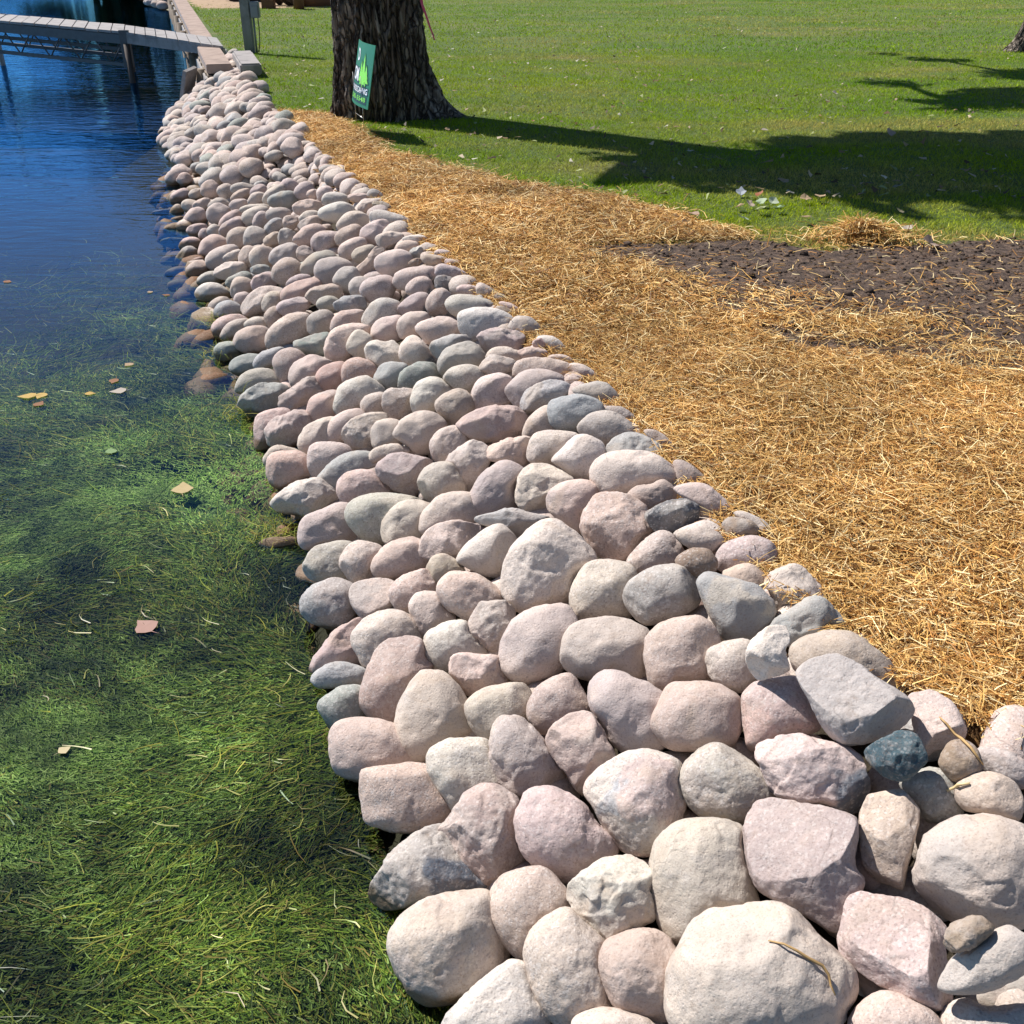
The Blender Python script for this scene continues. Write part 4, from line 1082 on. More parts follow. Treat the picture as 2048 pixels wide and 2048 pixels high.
M_BARK = bark_mat()
def trunk_mesh(name, prof, flare, parent, seed, nz=260, na=420):
    """prof: list of (z, radius, cx, cy); flare: list of (angle, reach, width)"""
    pz = [q[0] for q in prof]; z = np.linspace(pz[0], pz[-1], nz)
    r = np.interp(z, pz, [q[1] for q in prof]); cx = np.interp(z, pz, [q[2] for q in prof]); cy = np.interp(z, pz, [q[3] for q in prof])
    a = np.linspace(0, 2*np.pi, na, endpoint=False); A, Z = np.meshgrid(a, z); Rr = np.repeat(r[:, None], na, 1)
    for fa, fr, fw in flare:
        da = (A-fa+np.pi) % (2*np.pi)-np.pi
        Rr = Rr+fr*np.exp(-(da/fw)**2)*np.exp(-np.clip(Z, 0, 9)/.20)
    N = np.stack([np.cos(A).ravel()*4.2, np.sin(A).ravel()*4.2, Z.ravel()*.95], 1)
    w = fbm(N*.6, 2, seed+7)
    rid = 1-np.abs(fbm(N*2.2+w[:, None]*.6, 2, seed))*3.0
    rid = np.clip(rid, -.6, 1).reshape(nz, na)
    Rr = Rr+.045*rid+.02*fbm(N*.35, 2, seed+3).reshape(nz, na)
    # cross furrows
    Rr = Rr-.012*np.clip(fbm(np.stack([N[:, 0]*1.2, N[:, 1]*1.2, Z.ravel()*9], 1), 2, seed+5), 0, 1).reshape(nz, na)
    V = np.stack([cx[:, None]+Rr*np.cos(A), cy[:, None]+Rr*np.sin(A), Z], 2).reshape(-1, 3)
    i = (np.arange(na)[None, :]+np.arange(nz-1)[:, None]*na); j = (np.arange(na)+1) % na; j = j[None, :]+np.arange(nz-1)[:, None]*na
    Q = np.stack([i.ravel(), j.ravel(), (j+na).ravel(), (i+na).ravel()], 1)
    return mesh_np(name, V, Q, M_BARK, parent, smooth=True)
def leaf_clumps(name, blobs_, n, size, parent, colA, colB, seed):
    rs = np.random.default_rng(seed); P = []
    wts = np.array([b[3]**3 if len(b) < 5 else b[3]**2*b[4] for b in blobs_]); idx = rs.choice(len(blobs_), n, p=wts/wts.sum())
    Bc = np.array([b[:3] for b in blobs_])[idx]; Br = np.array([b[3] for b in blobs_])[idx]
    v = rs.normal(0, 1, (n, 3)); v /= np.linalg.norm(v, axis=1, keepdims=True); v *= (rs.random((n, 1))**.45)
    P = Bc+v*Br[:, None]*np.array([1, 1, .75])
    k = fbm(P*1.6, 2, seed) > -.18; P = P[k]; n = len(P)
    D = rs.normal(0, 1, (n, 3)); D /= np.linalg.norm(D, axis=1, keepdims=True)
    S = np.cross(D, rs.normal(0, 1, (n, 3))); S /= np.linalg.norm(S, axis=1, keepdims=True)
    L = size*rs.uniform(.6, 1.3, n)[:, None]; V = np.stack([P-D*L/2, P+S*L*.42, P+D*L/2, P-S*L*.42], 1).reshape(-1, 3)
    Q = np.arange(n*4).reshape(n, 4)
    c = np.array(colA)+(np.array(colB)-np.array(colA))*rs.random((n, 1)); c *= rs.uniform(.7, 1.2, (n, 1))
    return mesh_np(name, V, Q, M_LEAF, parent, col=np.repeat(c, 4, 0))
def limbs(name, segs, parent, mat=M_BARK):
    m = MB()
    for pts, r in segs: m.tube(pts, r, 10, False)
    bmesh.ops.recalc_face_normals(m.bm, faces=m.bm.faces)
    me = bpy.data.meshes.new(name); m.bm.to_mesh(me); m.bm.free(); me.materials.append(mat)
    o = bpy.data.objects.new(name, me); C.objects.link(o); o.parent = parent; return o

TX, TY = -1.28, 10.72
t = empty('tree', (TX, TY, 0), label='massive tree trunk with deeply furrowed dark bark rising beside the green yard sign', cat='tree')
trunk_mesh('trunk', [(-.1, .42, 0, 0), (.15, .43, .02, 0), (.5, .405, .02, 0), (1.05, .385, .01, 0), (2.5, .35, .0, 0), (4.6, .30, .15, -.05)],
           [(R(-14), .46, .42), (R(-150), .10, .35), (R(-75), .06, .3), (R(80), .2, .5), (R(170), .05, .4)], t, 3)
# limbs and leaf clumps: h is the height, (gx, gy) where the clump's shade falls on the lawn
sh = np.array([-SD[0], -SD[1]])/math.tan(R(SUN_EL))
def over(gx, gy, h): return (gx-sh[0]*h-TX, gy-sh[1]*h-TY, h)
cl = []
for gx, gy, h, r in [(*at(px, py)[:2], h, r) for px, py, h, r in [(1230, 318, 3.9, .28), (1300, 325, 4.0, .4), (1360, 335, 4.2, .5), (1220, 368, 3.8, .18), (1470, 312, 4.6, .6), (1540, 352, 4.9, .55), (1640, 308, 5.3, .75), (1650, 368, 5.2, .5), (1790, 300, 6.0, .85),
                     (1790, 350, 5.8, .65), (1800, 408, 5.4, .35), (1930, 300, 6.6, .9), (1950, 372, 6.4, .6), (2040, 330, 7.2, .9), (2060, 410, 6.8, .55), (1280, 350, 3.9, .22), (2250, 320, 8, 1.3), (2450, 380, 8.6, 1.3), (1420, 370, 4.4, .28)]]:
    cl.append((*over(gx, gy, h), r))
leaf_clumps('crown', cl, 60000, .13, t, (.04, .075, .02), (.09, .14, .035), 5)
limbs('limb', [([(.15, -.05, 4.4), cl[1][:3], cl[3][:3], cl[5][:3], cl[8][:3]], [.28, .2, .16, .12, .06]),
               ([(.15, -.05, 4.4), cl[4][:3], cl[6][:3], cl[10][:3]], [.2, .12, .1, .05]),
               ([cl[0][:3], cl[1][:3], cl[3][:3], cl[8][:3]], [.15, .13, .1, .05])], t)

b2 = at(2045, 100)
t2 = empty('tree', (b2[0]+.35, b2[1], 0), label='second tree at the upper right edge, only its flared grey foot in view', cat='tree')
trunk_mesh('trunk', [(-.1, .45, 0, 0), (.2, .40, 0, 0), (.6, .33, .02, 0), (1.2, .30, .04, 0), (4, .26, .1, 0)], [(R(-165), .28, .4), (R(-60), .2, .4), (R(60), .2, .4)], t2, 23, 160, 300)
def over2(gx, gy, h): return (gx-sh[0]*h-t2.location.x, gy-sh[1]*h-t2.location.y, h)
c2 = [(*over2(*at(px, py)[:2], h), r) for px, py, h, r in [(1790, 110, 4.6, .35), (1870, 118, 4.9, .45), (1930, 160, 5.2, .5), (1800, 165, 4.8, .45), (1880, 195, 5.4, .55), (1960, 205, 5.6, .6),
                                                        (2040, 190, 6, .7), (2050, 150, 6, .6), (1930, 225, 5.2, .4), (2150, 200, 6.5, 1.1), (2300, 160, 7, 1.4)]]
leaf_clumps('crown', c2, 24000, .12, t2, (.04, .075, .02), (.09, .14, .035), 8)
limbs('limb', [([(.1, 0, 3.8), c2[5][:3], c2[4][:3], c2[3][:3]], [.22, .12, .08, .04]), ([(.1, 0, 3.8), c2[7][:3], c2[1][:3]], [.18, .1, .04]), ([(.1, 0, 3.8), c2[9][:3], c2[10][:3]], [.2, .15, .08])], t2)

# trees across the bay whose mirror image lies on the water
def far_tree(x, y, h, r, label, seed, cA=(.02, .04, .012), cB=(.05, .085, .02), low=.12):
    o = empty('tree', (x, y, -.2), label=label, cat='tree', group='trees on the shore across the bay')
    m = MB(); m.tube([(x, y, -.3), (x+.1, y, h*.3), (x, y+.1, h*.75)], [.3, .22, .06]); m.build('trunk', M_BARK, o)
    rs = random.Random(seed)
    cl = [(rs.uniform(-r, r)*(1-f*.75), rs.uniform(-r, r)*(1-f*.75), h*(low+(.92-low)*f), r*.62*(1-f*.6)) for f in [k/16 for k in range(17)]]
    leaf_clumps('crown', cl, 9000, .6, o, cA, cB, seed); return o
far_tree(-13.0, 43, 7.6, 2.9, 'dark tree by the distant shore mirrored in the water left of the wall', 1)
far_tree(-15.9, 46, 7.8, 2.2, 'leafy tree mirrored in the water above the dock, leftmost of its group', 2)
far_tree(-11.2, 45, 7.6, 2.4, 'tree nearest the wall on the distant shore', 3)
far_tree(-34, 120, 4.5, 6, 'distant shoreline tree seen only as a mirrored tip', 4, low=.3)
far_tree(-54, 122, 4.0, 6, 'distant shoreline tree at the far left mirrored in ripples', 6, low=.3)

# ------------------------------------------------------------------ yard sign
def flat_shape(pts, w, h, mat, name, parent, surf):
    bm = bmesh.new(); vs = [bm.verts.new(surf(x, y, w)) for x, y in pts]; bm.faces.new(vs)
    bmesh.ops.triangulate(bm, faces=bm.faces[:])
    me = bpy.data.meshes.new(name); bm.to_mesh(me); bm.free(); me.materials.append(mat)
    o = bpy.data.objects.new(name, me); C.objects.link(o); o.parent = parent; return o
M_SGREEN = simple('sign_green', (.012, .16, .085), .45, noise=(20, .05))
M_SDARK = simple('sign_dark_outline', (.008, .05, .055), .45, noise=(20, .05))
M_SLIME = simple('sign_lime', (.22, .68, .06), .45, noise=(20, .05))
M_SWHITE = simple('sign_white', (.78, .80, .82), .45, noise=(20, .03))
M_WIRE = simple('galvanised_wire', (.45, .45, .43), .35, 1)
SW, SH = .66, .50; ZB = .25
na_ = at(708, 262)                                        # near foot of the stake on the ground
sdir = Vector((.33, -.944, 0)).normalized()                # along the sign, away -> near
scen = Vector((-1.36, 9.60, 0))
sg = empty('yard_sign', scen, label='green landscaping yard sign with pine trees and white lettering, standing before the tree', cat='sign')
nrm = Vector((-sdir.y, sdir.x, 0))                        # towards right/back
if nrm.x > 0: nrm = -nrm
nface = -nrm if (-nrm).dot(Vector((0, -1, 0))) > 0 and False else nrm
# face turned to the viewer is on the left side of the panel (normal with negative x) or right side: choose the one facing the eye
tocam = Vector((0, 0, CAMH))-Vector((scen.x, scen.y, .55))
if nrm.dot(tocam) < 0: nrm = -nrm
def surf(u, v, off=0.0):
    """u 0..1 away->near seen from the viewer's side left->right, v 0..1 bottom->top, slight bow"""
    p = sdir*((u-.5)*SW)+nrm*(off+.03*math.sin(math.pi*u)-.02); return Vector((p.x+.10*v, p.y, ZB+v*SH))
bm = bmesh.new(); n = 16
g = [[bm.verts.new(surf(i/n, j/4, .0)) for i in range(n+1)] for j in range(5)]; g2 = [[bm.verts.new(surf(i/n, j/4, -.006)) for i in range(n+1)] for j in range(5)]
for j in range(4):
    for i in range(n):
        bm.faces.new((g[j][i], g[j][i+1], g[j+1][i+1], g[j+1][i])); bm.faces.new((g2[j][i], g2[j+1][i], g2[j+1][i+1], g2[j][i+1]))
for i in range(n): bm.faces.new((g[0][i], g2[0][i], g2[0][i+1], g[0][i+1])); bm.faces.new((g[4][i], g[4][i+1], g2[4][i+1], g2[4][i]))
for j in range(4): bm.faces.new((g[j][0], g[j+1][0], g2[j+1][0], g2[j][0])); bm.faces.new((g[j][n], g2[j][n], g2[j+1][n], g[j+1][n]))
bmesh.ops.recalc_face_normals(bm, faces=bm.faces)
me = bpy.data.meshes.new('panel'); bm.to_mesh(me); bm.free(); me.materials.append(M_SGREEN); po = bpy.data.objects.new('panel', me); C.objects.link(po); po.parent = sg
def conform(o, off):
    for v in o.data.vertices:
        v.co = surf(v.co.x, v.co.y, off)
def pane(pts, mat, name, off):
    bm = bmesh.new()
    vs = [bm.verts.new((x, y, 0)) for x, y in pts]; bm.faces.new(vs)
    for _ in range(1):
        for cx_ in np.arange(.05, 1, .05):
            bmesh.ops.bisect_plane(bm, geom=bm.verts[:]+bm.edges[:]+bm.faces[:], plane_co=(cx_, 0, 0), plane_no=(1, 0, 0))
    bmesh.ops.triangulate(bm, faces=bm.faces[:])
    me = bpy.data.meshes.new(name); bm.to_mesh(me); bm.free(); me.materials.append(mat)
    o = bpy.data.objects.new(name, me); C.objects.link(o); o.parent = po; conform(o, off); return o
def pine(cx_, b, w, h, g=0):
    L = [(cx_, b+h+g)]; R_ = []
    for k in range(4):
        f = (k+1)/4; L.append((cx_-w/2*f-g, b+h*(1-f)-g*.3)); R_.append((cx_+w/2*f+g, b+h*(1-f)-g*.3))
        if k < 3: L.append((cx_-w/2*f*.62-g, b+h*(1-f)+.01)); R_.append((cx_+w/2*f*.62+g, b+h*(1-f)+.01))
    return L+[(cx_-.012-g, b-g), (cx_-.012-g, b-.05-g), (cx_+.012+g, b-.05-g), (cx_+.012+g, b-g)]+R_[::-1]
for (cx_, b, w, h) in ((.58, .40, .20, .33), (.80, .39, .22, .28), (.69, .36, .26, .48)):
    pane(pine(cx_, b, w, h, .022), M_SDARK, 'tree_emblem', .0030)
    pane(pine(cx_, b, w, h), M_SLIME, 'tree_emblem', .0045)
def text(s, u, v, hgt, wid, mat, off, bold=.012):
    cu = bpy.data.curves.new('lettering', 'FONT'); cu.body = s; cu.size = 1; cu.offset = bold; cu.resolution_u = 3
    o = bpy.data.objects.new('lettering', cu); C.objects.link(o); bpy.context.view_layer.update()
    dg = bpy.context.evaluated_depsgraph_get(); me = bpy.data.meshes.new_from_object(o.evaluated_get(dg)); bpy.data.objects.remove(o)
    co = np.array([v_.co[:] for v_ in me.vertices]); lo, hi = co.min(0), co.max(0)
    bm = bmesh.new(); bm.from_mesh(me)
    for vv in bm.verts: vv.co = Vector((u+(vv.co.x-lo[0])/(hi[0]-lo[0])*wid, v+(vv.co.y-lo[1])/(hi[1]-lo[1])*hgt, 0))
    bm.to_mesh(me); bm.free(); me.materials.clear(); me.materials.append(mat); me.name = 'lettering'
    o2 = bpy.data.objects.new('lettering', me); C.objects.link(o2); o2.parent = po; conform(o2, off); return o2
def plate(u0, v0, u1, v1, mat, off, name='band'): return pane([(u0, v0), (u1, v0), (u1, v1), (u0, v1)], mat, name, off)
text('D', .28, .70, .20, .14, M_SWHITE, .0035, .03)
plate(.06, .36, .50, .61, M_SDARK, .0022, 'letter_backing')  # dark printed panel behind the letters
text('CM', .06, .38, .22, .40, M_SWHITE, .0035, .02)
plate(.05, .20, .95, .325, M_SDARK, .0022, 'letter_backing')
text('LANDSCAPING', .08, .215, .095, .84, M_SWHITE, .0035, .012)
plate(.05, .055, .92, .185, M_SDARK, .0022, 'letter_backing')
text(')285-5548', .08, .07, .10, .80, M_SLIME, .0035, .012)
m = MB()
for u in (.25, .75):
    a = sdir*((u-.5)*SW)+scen+nrm*-.012
    m.tube([(a.x, a.y, -.1), (a.x, a.y, ZB+.25)], .0028, 6)
a, b = (sdir*((u-.5)*SW)+scen+nrm*-.012 for u in (.25, .75)); m.tube([(a.x, a.y, .16), (b.x, b.y, .16)], .0028, 6)
m.build('wire_stake', M_WIRE, sg)

# ------------------------------------------------------------------ pink marking ribbon hanging from the tree
M_PINK = simple('pink_flagging', (.85, .16, .32), .5, noise=(12, .1))
rp = [at_y(845+dx, yy, TY-.42) for dx, yy in ((-7, -120), (-5, -20), (-1, 8), (7, 30), (14, 52), (21, 70), (24, 80))]
bm = bmesh.new(); prev = None
for k, p in enumerate(rp):
    w = .012*(1.2-.12*k); a = bm.verts.new(Vector(p)-Vector((w, .3*w*math.sin(k*1.3), 0))); b = bm.verts.new(Vector(p)+Vector((w, .3*w*math.sin(k*1.3), 0)))
    if prev: bm.faces.new((prev[0], prev[1], b, a))
    prev = (a, b)
bmesh.ops.solidify(bm, geom=bm.faces[:], thickness=.001)
me = bpy.data.meshes.new('ribbon'); bm.to_mesh(me); bm.free(); me.materials.append(M_PINK); rb = bpy.data.objects.new('ribbon', me); C.objects.link(rb)
tag(rb, 'thin pink marking ribbon dangling at the right side of the big trunk', 'ribbon')

# ------------------------------------------------------------------ retaining wall with timber cap
def wood_mat(name, a, b, sc=(2, 2, 30), rough=.8):
    m = Mat(name); v = m.coord(); mp = m.node('ShaderNodeMapping'); mp.inputs['Scale'].default_value = sc; m.link(v, mp.inputs[0])
    g = m.noise(mp.outputs[0], 3, 6, .65, .4); s = m.noise(v, 5, 4, .6)
    c = m.mix(g, a, b); c = m.mix(m.math('MULTIPLY', m.ramp(s, [(.5, (0, 0, 0)), (.65, (1, 1, 1))]), .5), c, tuple(x*.55 for x in a))
    m.link(c, m.b.inputs['Base Color']); m.b.inputs['Roughness'].default_value = rough
    m.link(m.bump(g, .4, .005), m.b.inputs['Normal']); return m.m
M_CAP = wood_mat('weathered_red_timber', (.24, .17, .135), (.38, .29, .235), (3, .4, 3))
M_GREYW = wood_mat('grey_weathered_wood', (.20, .185, .175), (.36, .335, .32), (6, 1, 6))
M_DECK = wood_mat('grey_deck_board', (.20, .19, .185), (.40, .38, .37), (3, 20, 3))
M_STEEL = simple('dark_dock_steel', (.10, .105, .11), .5, .6, noise=(15, .3))
M_SHEET = wood_mat('wall_planking', (.14, .10, .07), (.33, .27, .2), (4, 1, 2))
wa = Vector((-3.72, 14.1, 0)); wb = Vector((-9.55, 32.6, 0)); wd = (wb-wa).normalized(); wn_ = Vector((wd.y, -wd.x, 0))
if wn_.x < 0: wn_ = -wn_
rw = empty('retaining_wall', wa, label='long retaining wall with a reddish timber cap running back along the water', cat='wall')
m = MB(); nb = 7
for k in range(nb):
    p = wa.lerp(wb, k/nb); q = wa.lerp(wb, (k+1)/nb-.0008)
    m.beam(p+Vector((0, 0, .07)), q+Vector((0, 0, .07)), .31, .11, bev=.008)
m.build('cap', M_CAP, rw)
m = MB()
L = (wb-wa).length; k = 0
while k*.3 < L-.3:
    p = wa+wd*(k*.3+.15)-wn_*(.13+.012*(k % 2)); m.box((p.x, p.y, -.75), (.145, .025, .745), (wd, wn_, Vector((0, 0, 1)))); k += 1
m.build('plank_face', M_SHEET, rw)
m = MB()
for k in range(9):
    p = wa.lerp(wb, (k+.35)/9)-wn_*.21; m.tube([(p.x, p.y, -1.6), (p.x, p.y, .0)], .075, 12)
m.build('pile', M_SHEET, rw)
m = MB(); p = wa-wn_*.165; q = wb-wn_*.165
m.beam(p+Vector((0, 0, -.12)), q+Vector((0, 0, -.12)), .05, .16, bev=.006); m.build('waler', M_GREYW, rw)
# leaning board against the wall face
e0 = at(455, 133, .14); e1 = at(492, 163, .10)
bw = empty('timber_beam', (e0[0], e0[1], 0), label='short grey weathered timber lying at the end of the stones and the wall', cat='timber')
m = MB(); m.beam((-3.60, 14.9, .14), (-3.22, 13.7, .10), .26, .14, bev=.02); m.build('beam', M_GREYW, bw)
lb = empty('plank', (-4.35, 14.9, -.2), label='pale grey plank standing on end against the wall near the last stones', cat='plank')
m = MB(); m.beam((-4.48, 14.75, -.7), (-4.22, 14.55, .02), .06, .26, up=(0.3, 1, 0), bev=.006); m.build('plank', M_GREYW, lb)

# chain/rope hanging from the dock into the water
rope = MB(); pts = []
for k in range(26):
    f = k/25; x = 365+38*f; y = 96+88*f; p = at(x, y, -.05-.42*f); pts.append((p[0]+.01*math.sin(k*2.1), p[1], p[2]))
rope.tube(pts, .014, 6)
ro = rope.build('rope', simple('bleached_rope', (.5, .45, .38), .9), None, pts[0])
tag(ro, 'pale rope sagging from the dock ramp down into the water', 'rope')

# ------------------------------------------------------------------ dock
dk = empty('dock', (-6.0, 17.2, .15), label='narrow wooden dock on a dark steel truss reaching out over the water', cat='dock')
N0 = Vector((-4.17, 16.2, .15)); N1 = Vector((-5.9, 17.15, .27)); N2 = Vector((-10.9, 19.0, .50))
Wv = Vector((-.45, 1.42, 0))
def boards(a, b, nboard, name):
    m = MB()
    for k in range(nboard):
        p = a.lerp(b, (k+.04)/nboard); q = a.lerp(b, (k+.96)/nboard); dz = Vector((0, 0, random.uniform(-.004, .004)))
        vs = []
        for z in (0, -.035):
            for c_ in (p, q, q+Wv*random.uniform(.985, 1.01), p+Wv): vs.append(m.bm.verts.new(c_+Vector((0, 0, z))+dz))
        for f in ((0, 1, 2, 3), (7, 6, 5, 4), (0, 4, 5, 1), (1, 5, 6, 2), (2, 6, 7, 3), (3, 7, 4, 0)): m.bm.faces.new([vs[i] for i in f])
    return m.build(name, M_DECK, dk)
boards(N0, N1, 9, 'ramp_boards'); boards(N1, N2, 22, 'deck_boards')
m = MB()
for off in (.02, .98):
    w = Wv*off
    m.beam(N0+w+Vector((0, 0, -.085)), N1+w+Vector((0, 0, -.10)), .05, .12)
m.build('ramp_frame', M_GREYW, dk)
for off in (.03, .97):
    w = Wv*off; m = MB()
    t0, t1 = N1+w+Vector((-.02, 0, -.11)), N2+w+Vector((0, 0, -.11))
    m.beam(t0, t1, .06, .13)
    c0, c1 = N1+w+Vector((-.02, 0, -.29)), N2+w+Vector((0, 0, -.29)); b0, b1 = N1+w+Vector((-.02, 0, -.47)), N2+w+Vector((0, 0, -.47))
    m.beam(b0, b1, .05, .05)
    if off < .5: m.beam(c0+Wv*.3, c1+Wv*.3, .045, .05)
    nz = 9
    for k in range(nz):
        p = t0.lerp(t1, k/nz); q = b0.lerp(b1, (k+.5)/nz); r_ = t0.lerp(t1, (k+1)/nz); m.tube([p, q], .012, 6); m.tube([q, r_], .012, 6)
    m.build('truss', M_STEEL, dk)
m = MB(); m.box(N1+Wv*.02+Vector((0, -.02, -.24)), (.07, .03, .26)); m.build('bracket', M_STEEL, dk)
M_RUST = simple('brown_steel_post', (.07, .055, .045), .7, .3, noise=(12, .4))
M_GALV = simple('pale_post', (.40, .40, .40), .5, .3, noise=(12, .3))
for p, top in ((N1+Wv*.0+Vector((.02, -.05, 0)), .0), (N1+Wv, .05), (N1.lerp(N2, .52)+Vector((0, -.06, 0)), -.05), (N1.lerp(N2, .52)+Wv*1.03, .9)):
    m = MB(); m.tube([(p.x, p.y, -1.25), (p.x, p.y, .1+top)], .045, 12)
    m.build('leg', M_GALV if top > .5 else M_RUST, dk)

# ------------------------------------------------------------------ utility post with electrical box
up_ = empty('utility_post', (-3.98, 17.0, 0), label='grey wooden post on the lawn with a grey electrical box on its right side', cat='post')
m = MB(); m.box((-3.98, 17.0, .9), (.068, .068, 1.0), bev=.006); m.build('post', wood_mat('post_wood', (.16, .16, .15), (.30, .30, .28), (6, 6, 1)), up_)
M_BOX = simple('grey_enclosure', (.22, .235, .24), .5, .2, noise=(10, .1))
m = MB(); m.box((-3.83, 16.97, .58), (.065, .05, .11), bev=.01); bx = m.build('electrical_box', M_BOX, up_)
m = MB(); m.box((-3.83, 16.912, .56), (.05, .008, .07), bev=.003); m.build('outlet_cover', M_BOX, up_)
m = MB(); m.tube([(-3.87, 16.98, .48), (-3.875, 16.98, -.05)], .016, 8); m.build('conduit', M_BOX, up_)
m = MB(); m.tube([(-3.80, 16.97, .47), (-3.795, 16.95, .3), (-3.81, 16.95, .12), (-3.84, 16.95, .0)], .008, 6); m.build('cable', simple('cable', (.15, .10, .06), .6), up_)

# ------------------------------------------------------------------ things at the far edge of the lawn
M_RUSTY = simple('rusted_iron', (.20, .085, .05), .8, .2, noise=(8, .35), bump=(30, .4, .01))
M_DKW = simple('dark_old_wood', (.05, .035, .026), .9, noise=(9, .4), bump=(25, .5, .01))
dp = at(632, 12)
dr = empty('fire_ring', (dp[0], dp[1], 0), label='rusty round fire ring behind the big tree at the far edge of the lawn', cat='fire ring')
m = MB(); m.tube([(dp[0], dp[1], 0), (dp[0], dp[1], .34)], .58, 32); m.tube([(dp[0], dp[1], .33), (dp[0], dp[1], .62)], .50, 32); m.build('drum', M_RUSTY, dr)
m = MB(); m.tube([(dp[0], dp[1], .61), (dp[0], dp[1], .66)], .53, 32); m.build('rim', M_RUSTY, dr)
rs = random.Random(4)
for k, (x0, x1, yy, lab) in enumerate([(520, 566, 8, 'dark plank leaning left in the far timber stack'), (535, 585, 10, 'long dark log sloping through the middle of the far timber stack'),
                                       (560, 600, 12, 'dark log at the right of the far timber stack'), (528, 548, 13, 'short orange-brown block at the foot of the far timber stack'),
                                       (590, 606, 14, 'upright brown stump between the far timber stack and the fire ring')]):
    a = Vector(at(x0, yy+4)); b = Vector(at(x1, yy+4))
    lg = empty('log', a, label=lab, cat='log', group='old timber stacked beyond the lawn')
    m = MB()
    if k == 4: m.tube([a+Vector((.1, 0, 0)), a+Vector((.1, 0, .5))], .13, 12)
    elif k == 3: m.box(a+Vector((.12, 0, .1)), (.15, .12, .1), bev=.01)
    else: m.tube([a+Vector((0, .15*k, .55-.1*k)), b+Vector((0, .1*k, .08))], [.1, .12], 12)
    m.build('wood', M_DKW if k < 3 else M_RUSTY, lg)
wpile = empty('timber_pile', at(545, 8), label='dark stack of old boards and beams at the far left of the lawn', cat='timber')
m = MB(); q = Vector(at(545, 6))
for k in range(14):
    c_ = q+Vector((rs.uniform(-.9, .9), rs.uniform(.2, .9), .08+.09*(k//2))); m.beam(c_-Vector((.7, rs.uniform(-.2, .2), 0)), c_+Vector((.7, rs.uniform(-.2, .2), rs.uniform(-.05, .05))), .14, .09)
m.build('boards', M_DKW, wpile)
# stones of the next bank beyond the wall
rs2 = np.random.default_rng(77)
for k in range(16):
    px = 296+64*rs2.random(); py = 1+7*rs2.random()+(px-296)*.12
    p = at(px, py, -.32); r = rs2.uniform(.13, .2); g_ = np.linspace(0, 2*np.pi, 33)
    V, Fc = stone_shape(r*(1+.15*np.cos(2*g_)), r*.7, 'r', 3, 700+k); col = np.array(COL[rs2.choice(list('pgbmt'))])*.9
    o = mesh_np('stone', V, Fc, M_ROCK, smooth=True, col=col); o.location = tuple(p)
    tag(o, 'small grey-pink stone in the distant heap past the far end of the wall', 'rock', 'stones past the far end of the wall')

# ------------------------------------------------------------------ fallen leaves
def leaf(px, py, z, size, col, name, label, group, rot=None, tilt=.25, curl=.3, cat='leaf'):
    p = at(px, py, z); rs = random.Random(px*7+py); size *= .78 if z < 0 else .72; col = tuple(v*.82 for v in col)
    pts = [(0, -.55), (.28, -.42), (.50, -.12), (.40, .12), (.24, .30), (.0, .62), (-.22, .32), (-.42, .12), (-.48, -.14), (-.26, -.42)]
    bm = bmesh.new(); c0 = bm.verts.new((0, 0, .02)); vs = []
    for x, y in pts: vs.append(bm.verts.new((x*(1+rs.uniform(-.15, .15)), y*(1+rs.uniform(-.15, .15)), curl*(x*x+.4*y*y)+rs.uniform(-.03, .08)*curl*2)))
    for i in range(len(vs)): bm.faces.new((c0, vs[i], vs[(i+1) % len(vs)]))
    s0 = bm.verts.new((.02, -.55, .03)); s1 = bm.verts.new((-.02, -.55, .03)); s2 = bm.verts.new((.10, -1.05, .12)); bm.faces.new((s0, s1, s2))
    bmesh.ops.scale(bm, vec=(size, size, size), verts=bm.verts)
    me = bpy.data.meshes.new(name); bm.to_mesh(me); bm.free()
    a = me.color_attributes.new('col', 'FLOAT_COLOR', 'POINT'); a.data.foreach_set('color', np.tile([*col, 1.0], len(me.vertices)).astype(np.float32))
    me.materials.append(M_LEAF); o = bpy.data.objects.new(name, me); C.objects.link(o)
    o.location = (p[0], p[1], p[2]+(size*.1 if z > 0 else 0)); o.rotation_euler = (rs.uniform(-tilt, tilt), rs.uniform(-tilt, tilt), rs.uniform(0, 6.28) if rot is None else rot)
    tag(o, label, cat, group); return o
YL, TN, WH, GR, RB = (.62, .42, .12), (.50, .36, .22), (.55, .48, .40), (.25, .38, .16), (.32, .15, .07)
for px, py, s, c, lab in [(55, 792, .10, YL, 'yellow leaf floating on the weed at the left edge'), (82, 791, .08, YL, 'yellow leaf touching the leftmost floating one'), (78, 808, .07, RB, 'brown leaf floating below the pair of yellow leaves'),
                          (180, 787, .06, YL, 'small yellow leaf floating right of the yellow pair'), (238, 782, .09, WH, 'pale grey curled leaf floating on the dark weed'),
                          (228, 762, .07, RB, 'brown leaf half under water above the pale curled leaf'), (258, 729, .07, TN, 'tan leaf floating where the weed turns blue'),
                          (365, 977, .11, (.60, .47, .24), 'tan leaf with a long stalk floating near the white waterline rock'), (222, 902, .07, GR, 'grey-green leaf floating above the bright algae'),
                          (290, 1253, .10, (.50, .30, .24), 'wrinkled pinkish leaf floating on the green weed'), (128, 1500, .045, (.66, .55, .32), 'small yellow leaf on the weed in the lower left'),
                          (332, 590, .055, RB, 'reddish leaf floating just off the submerged stones'), (15, 563, .07, RB, 'dark red leaf under the blue water at the left edge'), (300, 584, .05, TN, 'small tan leaf floating at the top edge of the weed')]:
    leaf(px, py, WATER+.003, s, c, 'floating_leaf', lab, 'leaves floating on the water', tilt=.06, curl=.12)
